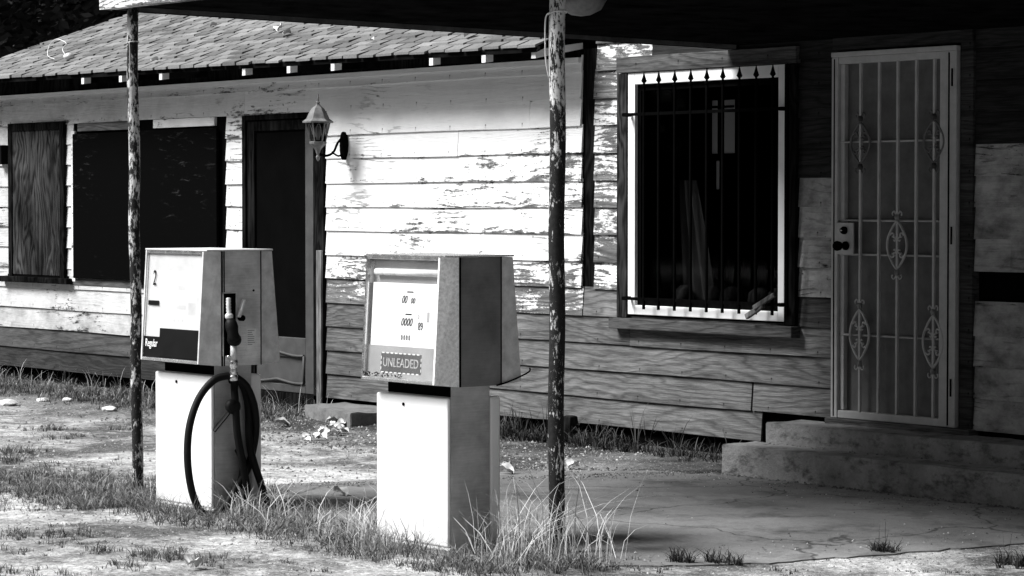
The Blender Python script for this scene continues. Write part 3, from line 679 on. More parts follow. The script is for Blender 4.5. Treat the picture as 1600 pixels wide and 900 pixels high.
# ------------------------------------------------------------ canopy
can = tag(empty('porch_canopy', (-3, -3.8, 0)), 'flat dark porch canopy carried by two peeling pipe posts', 'canopy')
def cp(mb, name, m, parent=can, bevel=0):
    o = mb.build(name, m, None, bevel); o.parent = parent; o.matrix_parent_inverse = Matrix.Translation(Vector((3, 3.8, 0))); return o
A0 = (-3.06, -3.86); A1 = (-2.135, .02); XR = 3.6
def cz(y): return 2.672-(.12)*(y+3.86)/3.88
b = MB()
b.add([(A0[0], A0[1], cz(A0[1])+.02), (XR, A0[1], cz(A0[1])+.02), (XR, A1[1], cz(A1[1])+.02), (A1[0], A1[1], cz(A1[1])+.02),
       (A0[0], A0[1], 2.93), (XR, A0[1], 2.93), (XR, A1[1], 2.93), (A1[0], A1[1], 2.93)], [(0, 3, 2, 1), (4, 5, 6, 7), (0, 1, 5, 4), (1, 2, 6, 5), (2, 3, 7, 6), (3, 0, 4, 7)])
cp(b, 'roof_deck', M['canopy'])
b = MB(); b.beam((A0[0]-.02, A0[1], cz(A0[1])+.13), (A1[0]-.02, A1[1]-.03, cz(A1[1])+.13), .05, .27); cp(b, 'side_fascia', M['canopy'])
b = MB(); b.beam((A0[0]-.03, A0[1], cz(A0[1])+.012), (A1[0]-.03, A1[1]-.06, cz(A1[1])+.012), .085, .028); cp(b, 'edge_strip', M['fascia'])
b = MB(); b.box(A0[0]-.06, XR, -3.93, -3.865, 2.672, 2.93, (.3, .35, .1)); cp(b, 'front_fascia', M['siding'])
PL = (-2.978, -3.784); PR = (.517, -3.637)
q = onX(209, 12, PL[0])
def post(c, m, r_, top, lean, lbl):
    b = MB(); n = 40; pts = [(c[0]+lean*(i/n), c[1]+.004*math.sin(i*.5), top*i/n) for i in range(n+1)]; b.tube(pts, r_, 18)
    o = cp(b, 'post', m); o['label'] = lbl; return o
pa = post(PL, M['post_a'], .031, 2.68, -.035, 'left pipe post with flaking pale paint')
pb = post(PR, M['post_b'], .037, 2.69, .01, 'right pipe post, rusted black below and pale on top')
def ring(c, r_, z, rad, t=.0): return [(c[0]+r_*math.cos(a*PI/8), c[1]+r_*math.sin(a*PI/8), z+t*math.cos(a*PI/8)) for a in range(17)]
b = MB(); cL = (PL[0]-.03, PL[1]); b.tube(ring(cL, .035, 2.49, 0, .006), .003, 5); b.tube(spline([(cL[0]+.02, cL[1]-.035, 2.49), (cL[0]+.026, cL[1]-.034, 2.40), (cL[0]+.02, cL[1]-.034, 2.10)], 5), .0025, 5); o = cp(b, 'wire', M['wire'])
b = MB(); cR = (PR[0]+.01, PR[1]); b.tube(ring(cR, .041, 2.465, 0, .008), .0035, 5)
vr = _r; p0 = Vector((cR[0], cR[1], 0))
b.tube(spline([p0-vr*.03-_d*.03+Vector((0, 0, 2.465)), p0-vr*.055-_d*.02+Vector((0, 0, 2.44)), p0-vr*.057-_d*.02+Vector((0, 0, 2.30)), p0-vr*.052-_d*.02+Vector((0, 0, 2.23)), p0-vr*.04-_d*.02+Vector((0, 0, 2.17))], 5), .0035, 5); cp(b, 'wire', M['wire'])
q = onZ(908, 6, 2.60)
b = MB(); b.lathe([(.02, .06), (.10, .05), (.13, .02), (.10, -.03), (.05, -.055), (.005, -.062)], (q.x, q.y, 2.60), 20); b.lathe([(.03, .06), (.03, .12)], (q.x, q.y, 2.60), 10)
tag(b.build('ceiling_lamp', M['lamp']), 'dim bowl lamp under the dark canopy beside the right post', 'lamp')

# ------------------------------------------------------------ wall lantern
lq = onY(538, 228, -.03); LX, LZ = lq.x, lq.z
lan = tag(empty('wall_lantern', (LX, -.03, LZ)), 'coach lantern on a black bracket beside the dark screen door', 'lantern')
def lp(mb, name, m, parent=lan, bevel=0):
    o = mb.build(name, m, parent, bevel); return o
b = MB(); pl = [(.037*math.cos(a*PI/8), .105*math.sin(a*PI/8)) for a in range(16)]; b.prism_y(pl, -.02, .012); lp(b, 'back_plate', M['black'], lan, .004)
D = -.235; ox = 0.0
b = MB(); b.tube(spline([(0, -.02, .06), (0, -.06, .02), (0, -.10, -.05), (0, -.17, -.075), (0, D, -.055)], 6), .009, 8); b.tube(spline([(0, -.02, -.06), (0, -.05, -.075), (0, -.09, -.06), (0, -.11, -.045)], 5), .007, 8); lp(b, 'arm', M['black'])
b = MB(); zb = -.0; b.lathe([(.004, -.115), (.012, -.10), (.016, -.085), (.008, -.068), (.014, -.055), (.02, -.035), (.035, -.015), (.062, .012), (.066, .026), (.055, .030)], (0, D, 0), 6, 'z', smooth=False); lp(b, 'base', M['lamp'])
b = MB(); rz0, rz1, zz0, zz1 = .055, .088, .028, .166
for k in range(6):
    a = 2*PI*k/6; b.beam((rz0*math.cos(a), D+rz0*math.sin(a), zz0), (rz1*math.cos(a), D+rz1*math.sin(a), zz1), .008, .008)
    a2 = 2*PI*(k+.5)/6; arc = []
    for t in range(13):
        f = t/12; hh = zz0+.02+(zz1-zz0-.03)*(1-abs(2*f-1)**2.2); ww = (f-.5)*.055; rr = (rz0+(rz1-rz0)*(hh-zz0)/(zz1-zz0))*.866
        arc.append((rr*math.cos(a2)-ww*math.sin(a2), D+rr*math.sin(a2)+ww*math.cos(a2), hh))
    b.tube(arc, .003, 4)
lp(b, 'cage', M['lamp'])
b = MB()
for k in range(6):
    a, a3 = 2*PI*k/6, 2*PI*(k+1)/6; s = .96
    b.add([(rz0*s*math.cos(a), D+rz0*s*math.sin(a), zz0), (rz0*s*math.cos(a3), D+rz0*s*math.sin(a3), zz0), (rz1*s*math.cos(a3), D+rz1*s*math.sin(a3), zz1), (rz1*s*math.cos(a), D+rz1*s*math.sin(a), zz1)], [(0, 1, 2, 3)])
lp(b, 'lantern_glass', glass_mat('smoked_lantern_glass', .38))
b = MB(); b.lathe([(.012, .04), (.014, .06), (.026, .08), (.028, .11), (.02, .135), (.006, .145)], (0, D, 0), 12); lp(b, 'bulb', M['bulb'])
b = MB(); b.lathe([(.112, .166), (.114, .176), (.085, .196), (.068, .235), (.045, .272), (.016, .295), (.012, .307), (.017, .315), (.007, .325), (.007, .335)], (0, D, 0), 6, 'z', smooth=False); b.tube(spline([(0, D, .33), (.006, D, .345), (.004, D, .36), (-.006, D, .378)], 4), .005, 6); lp(b, 'cap', M['lamp'])

# ------------------------------------------------------------ fuel pumps
FX0, FX1 = -.325, .29; ZHB, ZHT = .752, 1.352
YC0, YC1 = -.095, .148; FT, FB = -.180, -.215; BT, BB = .220, .270
def text_mesh(txt, size, name, m, parent, origin, ux, uz, nrm, align='LEFT', shear=0, sx=1):
    cu = bpy.data.curves.new(name, 'FONT'); cu.body = txt; cu.size = size; cu.align_x = align; cu.align_y = 'CENTER'; cu.extrude = .0012; cu.shear = shear; cu.resolution_u = 3
    tmp = bpy.data.objects.new('tmp', cu); COL.objects.link(tmp); dg = bpy.context.evaluated_depsgraph_get(); me = bpy.data.meshes.new_from_object(tmp.evaluated_get(dg)); bpy.data.objects.remove(tmp)
    mt = Matrix((( ux[0]*sx, uz[0], nrm[0], origin[0]), (ux[1]*sx, uz[1], nrm[1], origin[1]), (ux[2]*sx, uz[2], nrm[2], origin[2]), (0, 0, 0, 1)))
    me.transform(mt); me.materials.clear(); me.materials.append(m); me.name = name
    o = bpy.data.objects.new(name, me); COL.objects.link(o); o.parent = parent; return o
def make_pump(x, label, kind):
    p = tag(empty('fuel_pump', (x, -3.86, .006)), label, 'fuel pump', 'old fuel pumps on the pad')
    steel = M['steel1'] if kind == 1 else M['steel2']
    b = MB(); b.box(-.245, .25, -.112, .112, 0, .765); c = b.build('column', M['steel3'], p, .002)
    b = MB(); b.box(-.244, .247, -.1135, -.1125, .705, ZHB); b.build('neck_shade_strip', M['void'], p)  # black strip standing in for the shaded recess below the head
    if kind == 2:    # rectangular patch pressed into the column side
        pass
    for y0, y1, nm in ((-.134, -.113, 'front_panel'), (.113, .178, 'rear_panel')):
        b = MB(); b.box(-.312 if y0 < 0 else -.258, .251, y0, y1, .012, .70); o = b.build(nm, M['enamel'], p, .009 if y0 < 0 else .014)
    b = MB(); b.lathe([(.008, 0), (.008, -.004)], (-.09, -.1345, .655), 10, 'y'); b.build('panel_lock', M['black'], p)
    b = MB(); b.box(-.30, .262, -.13, .15, 0, .011); b.build('base_plate', M['tin'], p)
    # head core
    b = MB(); b.box(FX0+.012, FX1, YC0, YC1, ZHB, ZHT-.004); hc = b.build('head_case', steel, p, .003)
    b = MB(); b.box(FX0, FX1+.004, YC0-.088, YC1+.075, ZHT-.004, ZHT+.004); b.build('top_cover', M['chrome'] if kind == 2 else M['tin'], p, .002)
    b = MB(); b.box(FX1, FX1+.003, YC0+.0, YC0+.008, ZHB, ZHT-.004)
    if kind == 1: b.box(FX1, FX1+.003, YC0+.014, YC0+.02, ZHB, ZHT-.004)
    b.box(FX1, FX1+.003, YC1-.003, YC1+.002, ZHB, ZHT-.004); b.build('seam', M['black'], p)
    # front hood: side cheeks, top, bottom
    def cheek(x0, x1, front, m, nm, ch=False):
        if front: poly = [(YC0-.001, ZHB), (YC0-.001, ZHT-.005), (FT, ZHT-.005), (FB, ZHB+.012)]
        else: poly = [(YC1+.003, ZHB), (YC1+.003, ZHT-.005), (BT, ZHT-.005), (BB, ZHB+.012)]
        q = MB(); q.prism_x(poly, x0, x1)
        if ch: q.v = [(vx-(.034 if (front and vy < YC0-.01) else 0), vy, vz) for vx, vy, vz in q.v]
        return q.build(nm, m, p, .002)
    rm = M['galv'] if kind == 2 else M['tin']
    cheek(FX1-.012, FX1-.0, True, rm, 'hood_cheek', True); cheek(FX0, FX0+.012, True, M['chrome'] if kind == 2 else M['tin'], 'hood_cheek')
    b = MB(); b.prism_x([(YC1+.003, ZHB), (YC1+.003, ZHT-.006), (BT, ZHT-.006), (BB, ZHB+.012)], FX0+.012, FX1-.002); b.build('rear_hood', M['tin'], p, .003)
    b = MB(); b.prism_x([(YC0-.001, ZHB), (YC0-.001, ZHB+.012), (FB, ZHB+.026), (FB, ZHB+.012)], FX0+.012, FX1-.046); b.build('hood_rim', M['chrome'], p, .002); b = MB(); b.prism_x([(YC0-.001, ZHT-.012), (YC0-.001, ZHT-.005), (FT, ZHT-.005), (FT, ZHT-.018)], FX0+.012, FX1-.046); b.build('hood_rim', M['chrome'], p, .002)
    # the tilted dial: origin top-left of the opening, u to the right, v downwards
    o0 = Vector((FX0+.014, FT+.010, ZHT-.020)); o1 = Vector((FX0+.014, FB+.010, ZHB+.028))
    W = (FX1-FX0)-.058; H = (o1-o0).length; uz = (o0-o1).normalized(); ux = Vector((1, 0, 0)); nr = ux.cross(uz)
    def FP(u, v, dp=0): return o0+ux*(u*W)-uz*(v*H)-nr*(dp*.55)
    def plate(mb, u0, u1, v0, v1, dp, th=.004):
        A = [FP(u0, v1, dp), FP(u1, v1, dp), FP(u1, v0, dp), FP(u0, v0, dp)]; Bq = [a-nr*th for a in A]
        mb.add(A+Bq, [(0, 1, 2, 3), (7, 6, 5, 4), (0, 4, 5, 1), (1, 5, 6, 2), (2, 6, 7, 3), (3, 7, 4, 0)])
    # edge trim
    b = MB(); 
    for u0, u1, v0, v1 in ((-.022, .0, -.02, 1.03), (.0, 1.0, 1.0, 1.03), (0, 1.0, -.02, .0)): plate(b, u0, u1, v0, v1, -.012, .012)
    b.build('dial_trim', M['chrome'], p, .002)
    if kind == 2:
        b = MB(); plate(b, 0, 1, .0, .20, .062); b.build('lamp_recess', M['greyp'], p)
        b = MB(); a0 = FP(.06, .105, .035); a1 = FP(1.0, .105, .035); b.tube([a0, a1], .017, 12); tb = b.build('light_tube', M['bulb'], p)
        b = MB(); plate(b, .03, 1, .195, .73, .03); dial = b.build('dial_face', M['dial'], p)
        b = MB(); plate(b, .0, 1, .73, 1.0, .028); lowp = b.build('grade_panel', M['greyp'], p)
        b = MB(); plate(b, .20, .77, .79, .955, .0255, .002); b.build('grade_label', M['label'], lowp)
        b = MB()
        for k in range(9):
            for v in (.79, .955): plate(b, .21+.062*k, .245+.062*k, v-.005, v+.005, .0245, .001)
        for k in range(3):
            for u in (.20, .765): plate(b, u, u+.008, .82+.045*k, .845+.045*k, .0245, .001)
        b.build('label_border', M['white'], lowp)
        text_mesh('UNLEADED', .060, 'lettering', M['duller'], lowp, FP(.485, .873, .0242), ux, uz, nr, 'CENTER', 0, .92)
        def txt(t, u, v, s, m, sh=0, sx=1): text_mesh(t, s, 'numerals', m, dial, FP(u, v, .0285), ux, uz, nr, 'CENTER', sh, sx)
        b = MB(); plate(b, .52, .61, .262, .274, .029, .001); b.build('dial_mark', M['inkd'], dial); b = MB(); plate(b, .51, .60, .45, .463, .029, .001); b.build('dial_mark', M['inkd'], dial)
        b = MB()
        for (u0, u1, v0, v1) in ((.44, .68, .30, .375), (.42, .66, .485, .565)):
            for a, bb, c_, d_ in ((u0, u1, v0, v0+.004), (u0, u1, v1, v1+.004), (u0, u0+.005, v0, v1), (u1, u1+.005, v0, v1)): plate(b, a, bb, c_, d_, .0295, .0005)
        plate(b, .66, .80, .505, .509, .029, .0005); plate(b, .66, .80, .60, .604, .029, .0005); plate(b, .66, .665, .505, .604, .029, .0005); plate(b, .80, .805, .505, .604, .029, .0005); b.build('dial_outline', M['inkf'], dial)
        txt('00', .485, .335, .052, M['inkd'], .35, .8); txt('00', .605, .343, .038, M['inkd'], .3, .9)
        txt('0000', .53, .525, .052, M['inkd'], .35, .85); txt('89', .732, .555, .052, M['inkd'], 0, .75)
        txt('0 0 0 0', .53, .655, .034, M['inkd'], 0, .75); txt('2', .70, .475, .028, M['inkg'], 0)
        b = MB(); plate(b, .815, .85, .43, .515, .029, .001); b.build('price_tab', M['inkg'], dial)
        for q_ in ((.35, .375, .455, .47), (.27, .29, .52, .53), (.34, .37, .52, .53), (.22, .42, .31, .314)): b = MB(); plate(b, *q_, .029, .001); b.build('faint_mark', M['inkf'], dial)
        b = MB(); plate(b, 0, 1, 0, 1, .004, .002); b.build('dial_glass', M['clear'], p)
        b = MB()
        for k in range(60):
            u = random.random()**1.5*.55; v = .985+random.uniform(-.02, .015); q = FP(u, v, .0); b.lathe([(.001, 0), (random.uniform(.002, .006), .003), (.001, .006)], (q.x, q.y-.004, q.z), 5)
        b.build('dirt', M['rubber'], p)
        b = MB(); b.tube(spline([(FX1+.002, .12, ZHB+.0), (FX1+.01, .20, ZHB+.02), (FX1+.012, .30, ZHB+.055), (FX1+.01, .31, ZHB+.075)], 5), .004, 6); b.build('bent_wire', M['black'], p)
    else:
        b = MB(); plate(b, 0, 1, .0, .80, .03); dial = b.build('dial_face', M['dial'], p)
        b = MB(); plate(b, 0, 1, .80, 1.0, .002); b.build('grade_panel', M['inkd'], p)
        b = MB(); plate(b, .28, 1.0, .715, .985, -.003, .004); b.build('black_card', M['inkd'], p)
        b = MB(); plate(b, .04, .235, .455, .50, -.001, .002); b.build('black_tape', M['inkd'], p)
        text_mesh('2', .115, 'numeral', M['inkd'], p, FP(.135, .245, -.0005), ux, uz, nr, 'CENTER', .05, .6)
        text_mesh('Regular', .058, 'lettering', M['white'], p, FP(.03, .865, -.004), ux, uz, nr, 'LEFT', 0, .70)
        for u0, u1, v0, v1 in ((.52, .66, .30, .35), (.50, .68, .485, .53), (.72, .86, .46, .58), (.86, .9, .40, .47), (.46, .50, .62, .65), (.54, .57, .62, .65), (.62, .65, .62, .65)):
            b = MB(); plate(b, u0, u1, v0, v1, .0285, .001); b.build('faded_digits', M['inkg'], dial)
        b = MB(); plate(b, 0, 1, 0, .995, .008, .002); b.build('dial_glass', M['hazy'], p)
        b = MB(); plate(b, .0, 1.0, .02, .16, .026, .002); b.build('light_diffuser', M['inkf'], dial)
    return p
p2 = make_pump(-.084, 'fuel pump marked UNLEADED with a clear dial, nearer the right post', 2)
p1 = make_pump(-2.120, 'fuel pump marked Regular with coiled black hose, beside the left post', 1)
# --- nozzle and hose on the left pump's right side (local coordinates)
def L1(px, py, X): q = onX(px, py, X); return Vector((q.x+2.120, q.y+3.86, q.z-.012))
SX = -2.120+FX1
b = MB(); a = L1(349, 457, SX); c = L1(368, 545, SX); b.box(FX1+.0005, FX1+.0025, a.y, c.y, c.z-.03, a.z); b.build('nozzle_slot', M['void'], p1)
b = MB(); b.box(FX1+.0005, FX1+.004, a.y-.008, a.y-.001, c.z-.03, a.z+.006); b.box(FX1+.0005, FX1+.004, a.y-.008, c.y+.006, a.z+.001, a.z+.007); b.box(FX1+.0005, FX1+.004, c.y+.001, c.y+.006, c.z-.03, a.z); b.build('slot_rim', M['tin'], p1)
NX = SX+.045; nzl = empty('nozzle', (0, 0, 0), p1)
b = MB(); pts = spline([L1(357, 464, NX-.02), L1(357, 476, NX-.01), L1(358, 490, NX)], 6); b.tube(pts, [.011+.003*(i % 2) for i in range(len(pts))], 10); b.lathe([(.014, 0), (.021, .008), (.021, .022), (.015, .03)], tuple(L1(358, 497, NX)), 12); b.build('spout', M['nozz'], nzl)
b = MB(); b.tube(spline([L1(358, 496, NX), L1(362, 508, NX+.012), L1(364, 520, NX+.018), L1(366, 530, NX+.01)], 5), [.016, .02, .026, .030, .032, .033, .033, .031, .030, .029, .029, .031, .033, .033, .028, .02][:16], 12); b.build('nozzle_body', M['rubber'], nzl)
b = MB(); b.lathe([(.012, -.035), (.032, -.02), (.036, 0), (.032, .02), (.012, .035)], tuple(L1(366, 529, NX+.005)), 12, 'x'); b.build('swivel_ball', M['rubber'], nzl)
b = MB(); b.tube([L1(365, 536, NX), L1(365, 560, NX)], .017, 12); b.build('swivel_tube', M['nozz'], nzl)
b = MB(); pz = L1(365, 560, NX); b.lathe([(.017, 0), (.023, -.006), (.023, -.036), (.017, -.046), (.019, -.05), (.019, -.075), (.017, -.08), (.021, -.083), (.021, -.108), (.015, -.112)], tuple(pz), 12); b.lathe([(.01, 0), (.012, .012)], (pz.x-.0, pz.y-.03, pz.z+.01), 8); b.build('coupling', M['chrome'], nzl)
b = MB(); b.beam(L1(373, 494, SX+.03), L1(381, 466, SX+.02), .012, .026, up=(1, 0, 0)); b.build('switch_lever', M['nozz'], p1, .003)
b = MB(); b.lathe([(.012, 0), (.016, .01), (.016, .035), (.01, .04)], tuple(L1(374, 495, SX)), 10, 'x'); b.build('lever_pivot', M['black'], p1)
b = MB(); a = L1(385, 512, SX); c = L1(400, 539, SX); b.box(FX1+.0005, FX1+.002, a.y, c.y, c.z, a.z)
stk = b.build('sticker', M['white'], p1); b = MB()
for k in range(8): b.box(FX1+.0021, FX1+.003, a.y+.006, c.y-.006-random.uniform(0, .02), c.z+.008+k*.0105, c.z+.0115+k*.0105)
b.build('small_print', M['greyp'], stk)
b = MB(); q = L1(396, 452, SX); b.lathe([(.006, 0), (.006, .003)], (FX1, q.y, q.z), 8, 'x'); b.build('screw_hole', M['black'], p1)
HXa = -2.120+.25+.05
def hose(pts, nm='hose', r_=.0195):
    b = MB(); b.tube(spline(pts, 10), r_, 12); return b.build(nm, M['rubber'], p1)
def C(px, py, dx=0): return L1(px, py, HXa+dx)
hose([C(364, 588), C(372, 590, .01), C(386, 603, .012), C(397, 632, .01), (C(400, 665, .0)), C(396, 697, -.01), C(386, 733, -.01), C(371, 757, 0), C(354, 786, .03), C(330, 803, .04), C(312, 795, .05), C(299, 762, .04), C(293, 715, .03), C(296, 665, .02), C(310, 622, .01), C(332, 594, .01), C(352, 586, .01), C(366, 588, .012)])
hose([C(366, 580), C(366, 600, .0), C(368, 632, .03), C(371, 676, .03), C(379, 722, .03), C(386, 762, .02), C(388, 800, .0)])
hose([C(360, 592, -.02), C(376, 596, -.02), C(387, 628, -.02), C(390, 690, .0), C(397, 722, .03), C(407, 752, .02), C(419, 792, .0)])
hose([C(372, 700, -.02), C(380, 722, -.02), C(376, 752, -.01), C(362, 780, .0), C(350, 798, .02)])
b = MB(); b.lathe([(.015, -.03), (.036, -.02), (.042, 0), (.036, .02), (.015, .03)], tuple(C(364, 633, .02)), 14, 'x'); b.build('hose_clamp', M['rubber'], p1)
b = MB(); b.beam(C(360, 640, .0), C(334, 672, -.045), .010, .032, up=(1, 0, 0)); b.build('hose_arm', M['rubber'], p1, .004)

# ------------------------------------------------------------ vegetation
def blades(name, M_, tufts, parent=None):
    """tufts: (x, y, radius, blades, hmin, hmax, width, lean); blades fan outwards from each tuft's centre"""
    V = []; F = []; A = []; base = 0
    for (cx, cy, rad, n, h0, h1, wd, lean) in tufts:
        tone = rng.random()
        for _ in range(n):
            az = rng.uniform(0, 2*PI); rr = abs(rng.normal(0, .6))*rad
            x = cx+rr*math.cos(az); y = cy+rr*math.sin(az); az += rng.normal(0, .7)
            h = rng.uniform(h0, h1)*(.5+.5*rng.random()); ln = lean*rng.uniform(.1, 1.0)*h*min(1.5, .5+rr/max(rad, .001)); fz = rng.uniform(0, 2*PI)
            dx, dy = math.cos(az)*ln, math.sin(az)*ln; ww = wd*rng.uniform(.5, 1.4)/2; wx, wy = math.cos(fz)*ww, math.sin(fz)*ww
            z0 = .002 if onpad(x, y) else gz(x, y)-.003
            kk = min(1, max(0, rng.normal(.15+.4*tone+(.6 if h > .15 else 0), .2))); pw = rng.uniform(1.4, 2.6); kink = rng.random() < .15
            for t, s in ((0, 1), (.4, .85), (.75, .6), (1, .05)):
                q = t**pw; z = h*(t-.28*lean*q)
                if kink and t == 1: z -= h*.35
                V.append((x+dx*q-wx*s, y+dy*q-wy*s, z0+z)); V.append((x+dx*q+wx*s, y+dy*q+wy*s, z0+z))
            for i in range(3): F.append((base+2*i, base+2*i+1, base+2*i+3, base+2*i+2)); A.append((kk*((.45, .8, 1)[i] if h < .15 else 1), 0, 0))
            base += 8
    me = bpy.data.meshes.new(name); me.from_pydata(V, [], F); me.materials.append(M_)
    ca = me.attributes.new('att', 'FLOAT_VECTOR', 'FACE'); ca.data.foreach_set('vector', np.array(A, dtype=np.float32).ravel()); me.update()
    o = bpy.data.objects.new(name, me); COL.objects.link(o); o.parent = parent; return o
def G(px, py): q = onZ(px, py); return q.x, q.y
P = []
def clump(x, y, sx, sy, k, h0, h1, n=16, rad=.035, wd=.0035, lean=.9, rot=0.0):
    """k small tufts scattered about one spot, shorter towards the rim"""
    for _ in range(k):
        u, v = rng.normal(0, 1), rng.normal(0, 1); f = math.exp(-.35*(u*u+v*v))
        X = x+sx*u*math.cos(rot)-sy*v*math.sin(rot); Y = y+sx*u*math.sin(rot)+sy*v*math.cos(rot)
        P.append((X, Y, rad*rng.uniform(.5, 1.4), int(n*rng.uniform(.5, 1.3)), h0*(.5+.5*f), h1*(.4+.6*f), wd, lean))
def clear(x, y):   # blades never grow through the pumps
    return not any(abs(x-c) < .26 and abs(y+3.86) < .19 for c in (-.084, -2.12))
# strip of long grass along the foot of the pumps
def fx(x): return .45+1.1*(mnoise.noise(Vector((x*2.3, 4.2, 0)))*.5+.5)
for x0, x1, yc, sy, k, h0, h1, n0, n1, wd in [(-2.75, .95, -4.22, .11, 620, .03, .13, 6, 14, .0032), (-1.75, -.45, -3.9, .16, 150, .03, .14, 6, 14, .0036), (.25, .95, -3.8, .16, 120, .03, .13, 6, 14, .0036),
        (-2.5, -1.75, -4.17, .05, 26, .10, .28, 2, 6, .003), (-1.75, -.45, -3.95, .12, 90, .16, .44, 2, 6, .0042), (-.42, .15, -4.17, .06, 80, .14, .38, 2, 6, .0042), (.15, .95, -3.85, .14, 70, .22, .60, 2, 5, .0036), (.3, .95, -3.75, .1, 42, .42, .74, 1, 4, .004), (-2.9, .9, -4.25, .14, 260, .02, .10, 2, 5, .0045)]:
    for _ in range(k):
        x = rng.uniform(x0, x1); f = fx(x)
        if rng.random() > f+.25: continue
        P.append((x, rng.normal(yc, sy), rng.uniform(.02, .06), rng.integers(n0, n1), h0, max(h0+.01, h1*rng.uniform(.55, 1.15)), wd, 1.15))
# the same strip widening out to the left of the left post
for _ in range(2300):
    x = -2.3-abs(rng.normal(0, .85)); y = rng.normal(-3.95+(x+2.3)*.02, .30)
    if rng.random() < fx(x*1.7+y*3): P.append((x, y, rng.uniform(.02, .06), rng.integers(6, 14), .02, .12*rng.uniform(.4, 1.1), .0034, 1.1))
for _ in range(25): x = -2.3-abs(rng.normal(0, .4)); P.append((x, rng.normal(-4.0, .14), .03, 4, .15, .28, .003, .9))
# looser patches on the sand
for px, py, k, sx, sy, h in [(40, 838, 34, .22, .09, .09), (110, 836, 26, .18, .08, .08), (10, 862, 12, .12, .06, .08), (150, 862, 10, .10, .05, .10), (235, 872, 24, .14, .08, .11), (290, 868, 26, .14, .07, .12), (205, 890, 14, .10, .05, .08), (15, 895, 20, .16, .06, .09), (75, 897, 12, .12, .05, .08), (680, 892, 34, .26, .06, .08), (760, 893, 40, .2, .07, .10), (850, 890, 44, .16, .09, .13), (905, 888, 26, .1, .06, .14), (560, 872, 16, .22, .05, .08), (75, 672, 26, .13, .09, .12), (85, 687, 14, .10, .05, .09), (30, 708, 34, .16, .14, .12), (5, 722, 26, .14, .12, .12), (172, 672, 6, .05, .05, .09), (195, 671, 6, .05, .05, .09), (125, 681, 8, .1, .06, .07), (160, 730, 8, .2, .1, .05), (330, 882, 10, .12, .05, .09), (450, 884, 8, .2, .04, .05), (1000, 890, 8, .12, .05, .05), (1230, 896, 8, .14, .05, .05), (1480, 893, 10, .2, .06, .05)]:
    x, y = G(px, py); clump(x, y, sx, sy, k, .02, h)
for _ in range(260): P.append((rng.uniform(-8, -2.7), rng.uniform(-5.2, -.6), .02, rng.integers(3, 10), .01, .05, .003, 1.2))
# band along the foot of the left wall
for _ in range(900): P.append((rng.uniform(-12.2, -6.3), rng.normal(-.42, .26), rng.uniform(.02, .05), rng.integers(6, 13), .03, .15*rng.uniform(.4, 1.1), .0055, .9))
for _ in range(60): P.append((rng.uniform(-12.2, -6.4), rng.normal(-.22, .08), .03, 4, .15, .32, .004, .7))
P = [p_ for p_ in P if clear(p_[0], p_[1])]
tag(blades('grass', M['grass'], P), kind='stuff')
P = []
for _ in range(230):
    x = rng.uniform(-4.3, -1.95); P.append((x, rng.normal(-.20, .07), rng.uniform(.02, .05), rng.integers(6, 16), .04, .20*rng.uniform(.4, 1.2), .007, .9))
for _ in range(90): P.append((rng.uniform(-5.0, -4.2), rng.normal(-.2, .08), .03, rng.integers(5, 12), .04, .2, .006, .8))
for _ in range(26): P.append((rng.uniform(-4.3, -2.0), rng.normal(-.15, .04), .02, 4, .22, .38, .005, .5))
wo = blades('weeds', M['weed'], P); tag(wo, kind='stuff')
def tuft(px, py, label, n, h0, h1, rx, ry, m, stalk=0):
    x, y = G(px, py); T = [(x+rng.normal(0, rx*.5), y+rng.normal(0, ry*.5), .02, max(3, n//12), h0, h1, .0042, 1.0) for _ in range(12)]
    T += [(x+rng.normal(0, .03), y, .01, 1, .16, .26, .003, .3) for _ in range(stalk)]
    o = blades('grass_tuft', m, T); tag(o, label, 'grass tuft'); return o
tuft(1375, 862, 'tuft of grass with tall seed stalks in the crack at the pad edge', 260, .03, .10, .09, .06, M['weed'], 5)
tuft(1065, 880, 'dark wiry weed tuft on the pad, left one of two side by side', 190, .04, .13, .10, .05, M['weed'])
tuft(1130, 882, 'dark wiry weed tuft on the pad, right one of two side by side', 190, .04, .13, .10, .05, M['weed'])
tuft(1580, 885, 'grass tuft on bright gravel at the right foreground', 260, .03, .13, .12, .07, M['weed'], 4)
# little bits of soil, gravel and leaf crumbs
V = []; F = []; A = []
def crumb(x, y, z, s, a=None):
    b0 = len(V); aa = rng.uniform(0, 2*PI)
    pts = [(math.cos(aa+k*PI/2.5)*s*rng.uniform(.5, 1), math.sin(aa+k*PI/2.5)*s*rng.uniform(.5, 1)) for k in range(5)]
    for dx, dy in pts: V.append((x+dx, y+dy, z))
    V.append((x, y, z+s*rng.uniform(.3, .9)))
    k = rng.random() if a is None else a
    for i in range(5): F.append((b0+i, b0+(i+1) % 5, b0+5)); A.append((k, 0, 0))
for _ in range(3600):
    x = rng.uniform(-7.5, -1.75); y = rng.uniform(-1.5, -.05); crumb(x, y, gz(x, y) if not (x > -2.8 and y < .2) else .0, rng.uniform(.005, .018), rng.random()**3*.9)
for _ in range(5200):
    x = -2.6-9.5*rng.random()**1.3; y = rng.uniform(-5.2, -.2); crumb(x, y, gz(x, y)-.001, rng.uniform(.004, .016)*(1.6 if rng.random() < .12 else 1), rng.random()**1.5)
for _ in range(1500):
    x = rng.uniform(-3, 2.4); y = rng.uniform(-5.2, -4.15); crumb(x, y, gz(x, y)-.001, rng.uniform(.003, .011), rng.random()**1.5)
for _ in range(240):
    x = rng.uniform(-2.6, 1.4); y = rng.uniform(-3.6, -.7); crumb(x, y, .0062, rng.uniform(.003, .010), rng.random()**2*.8)
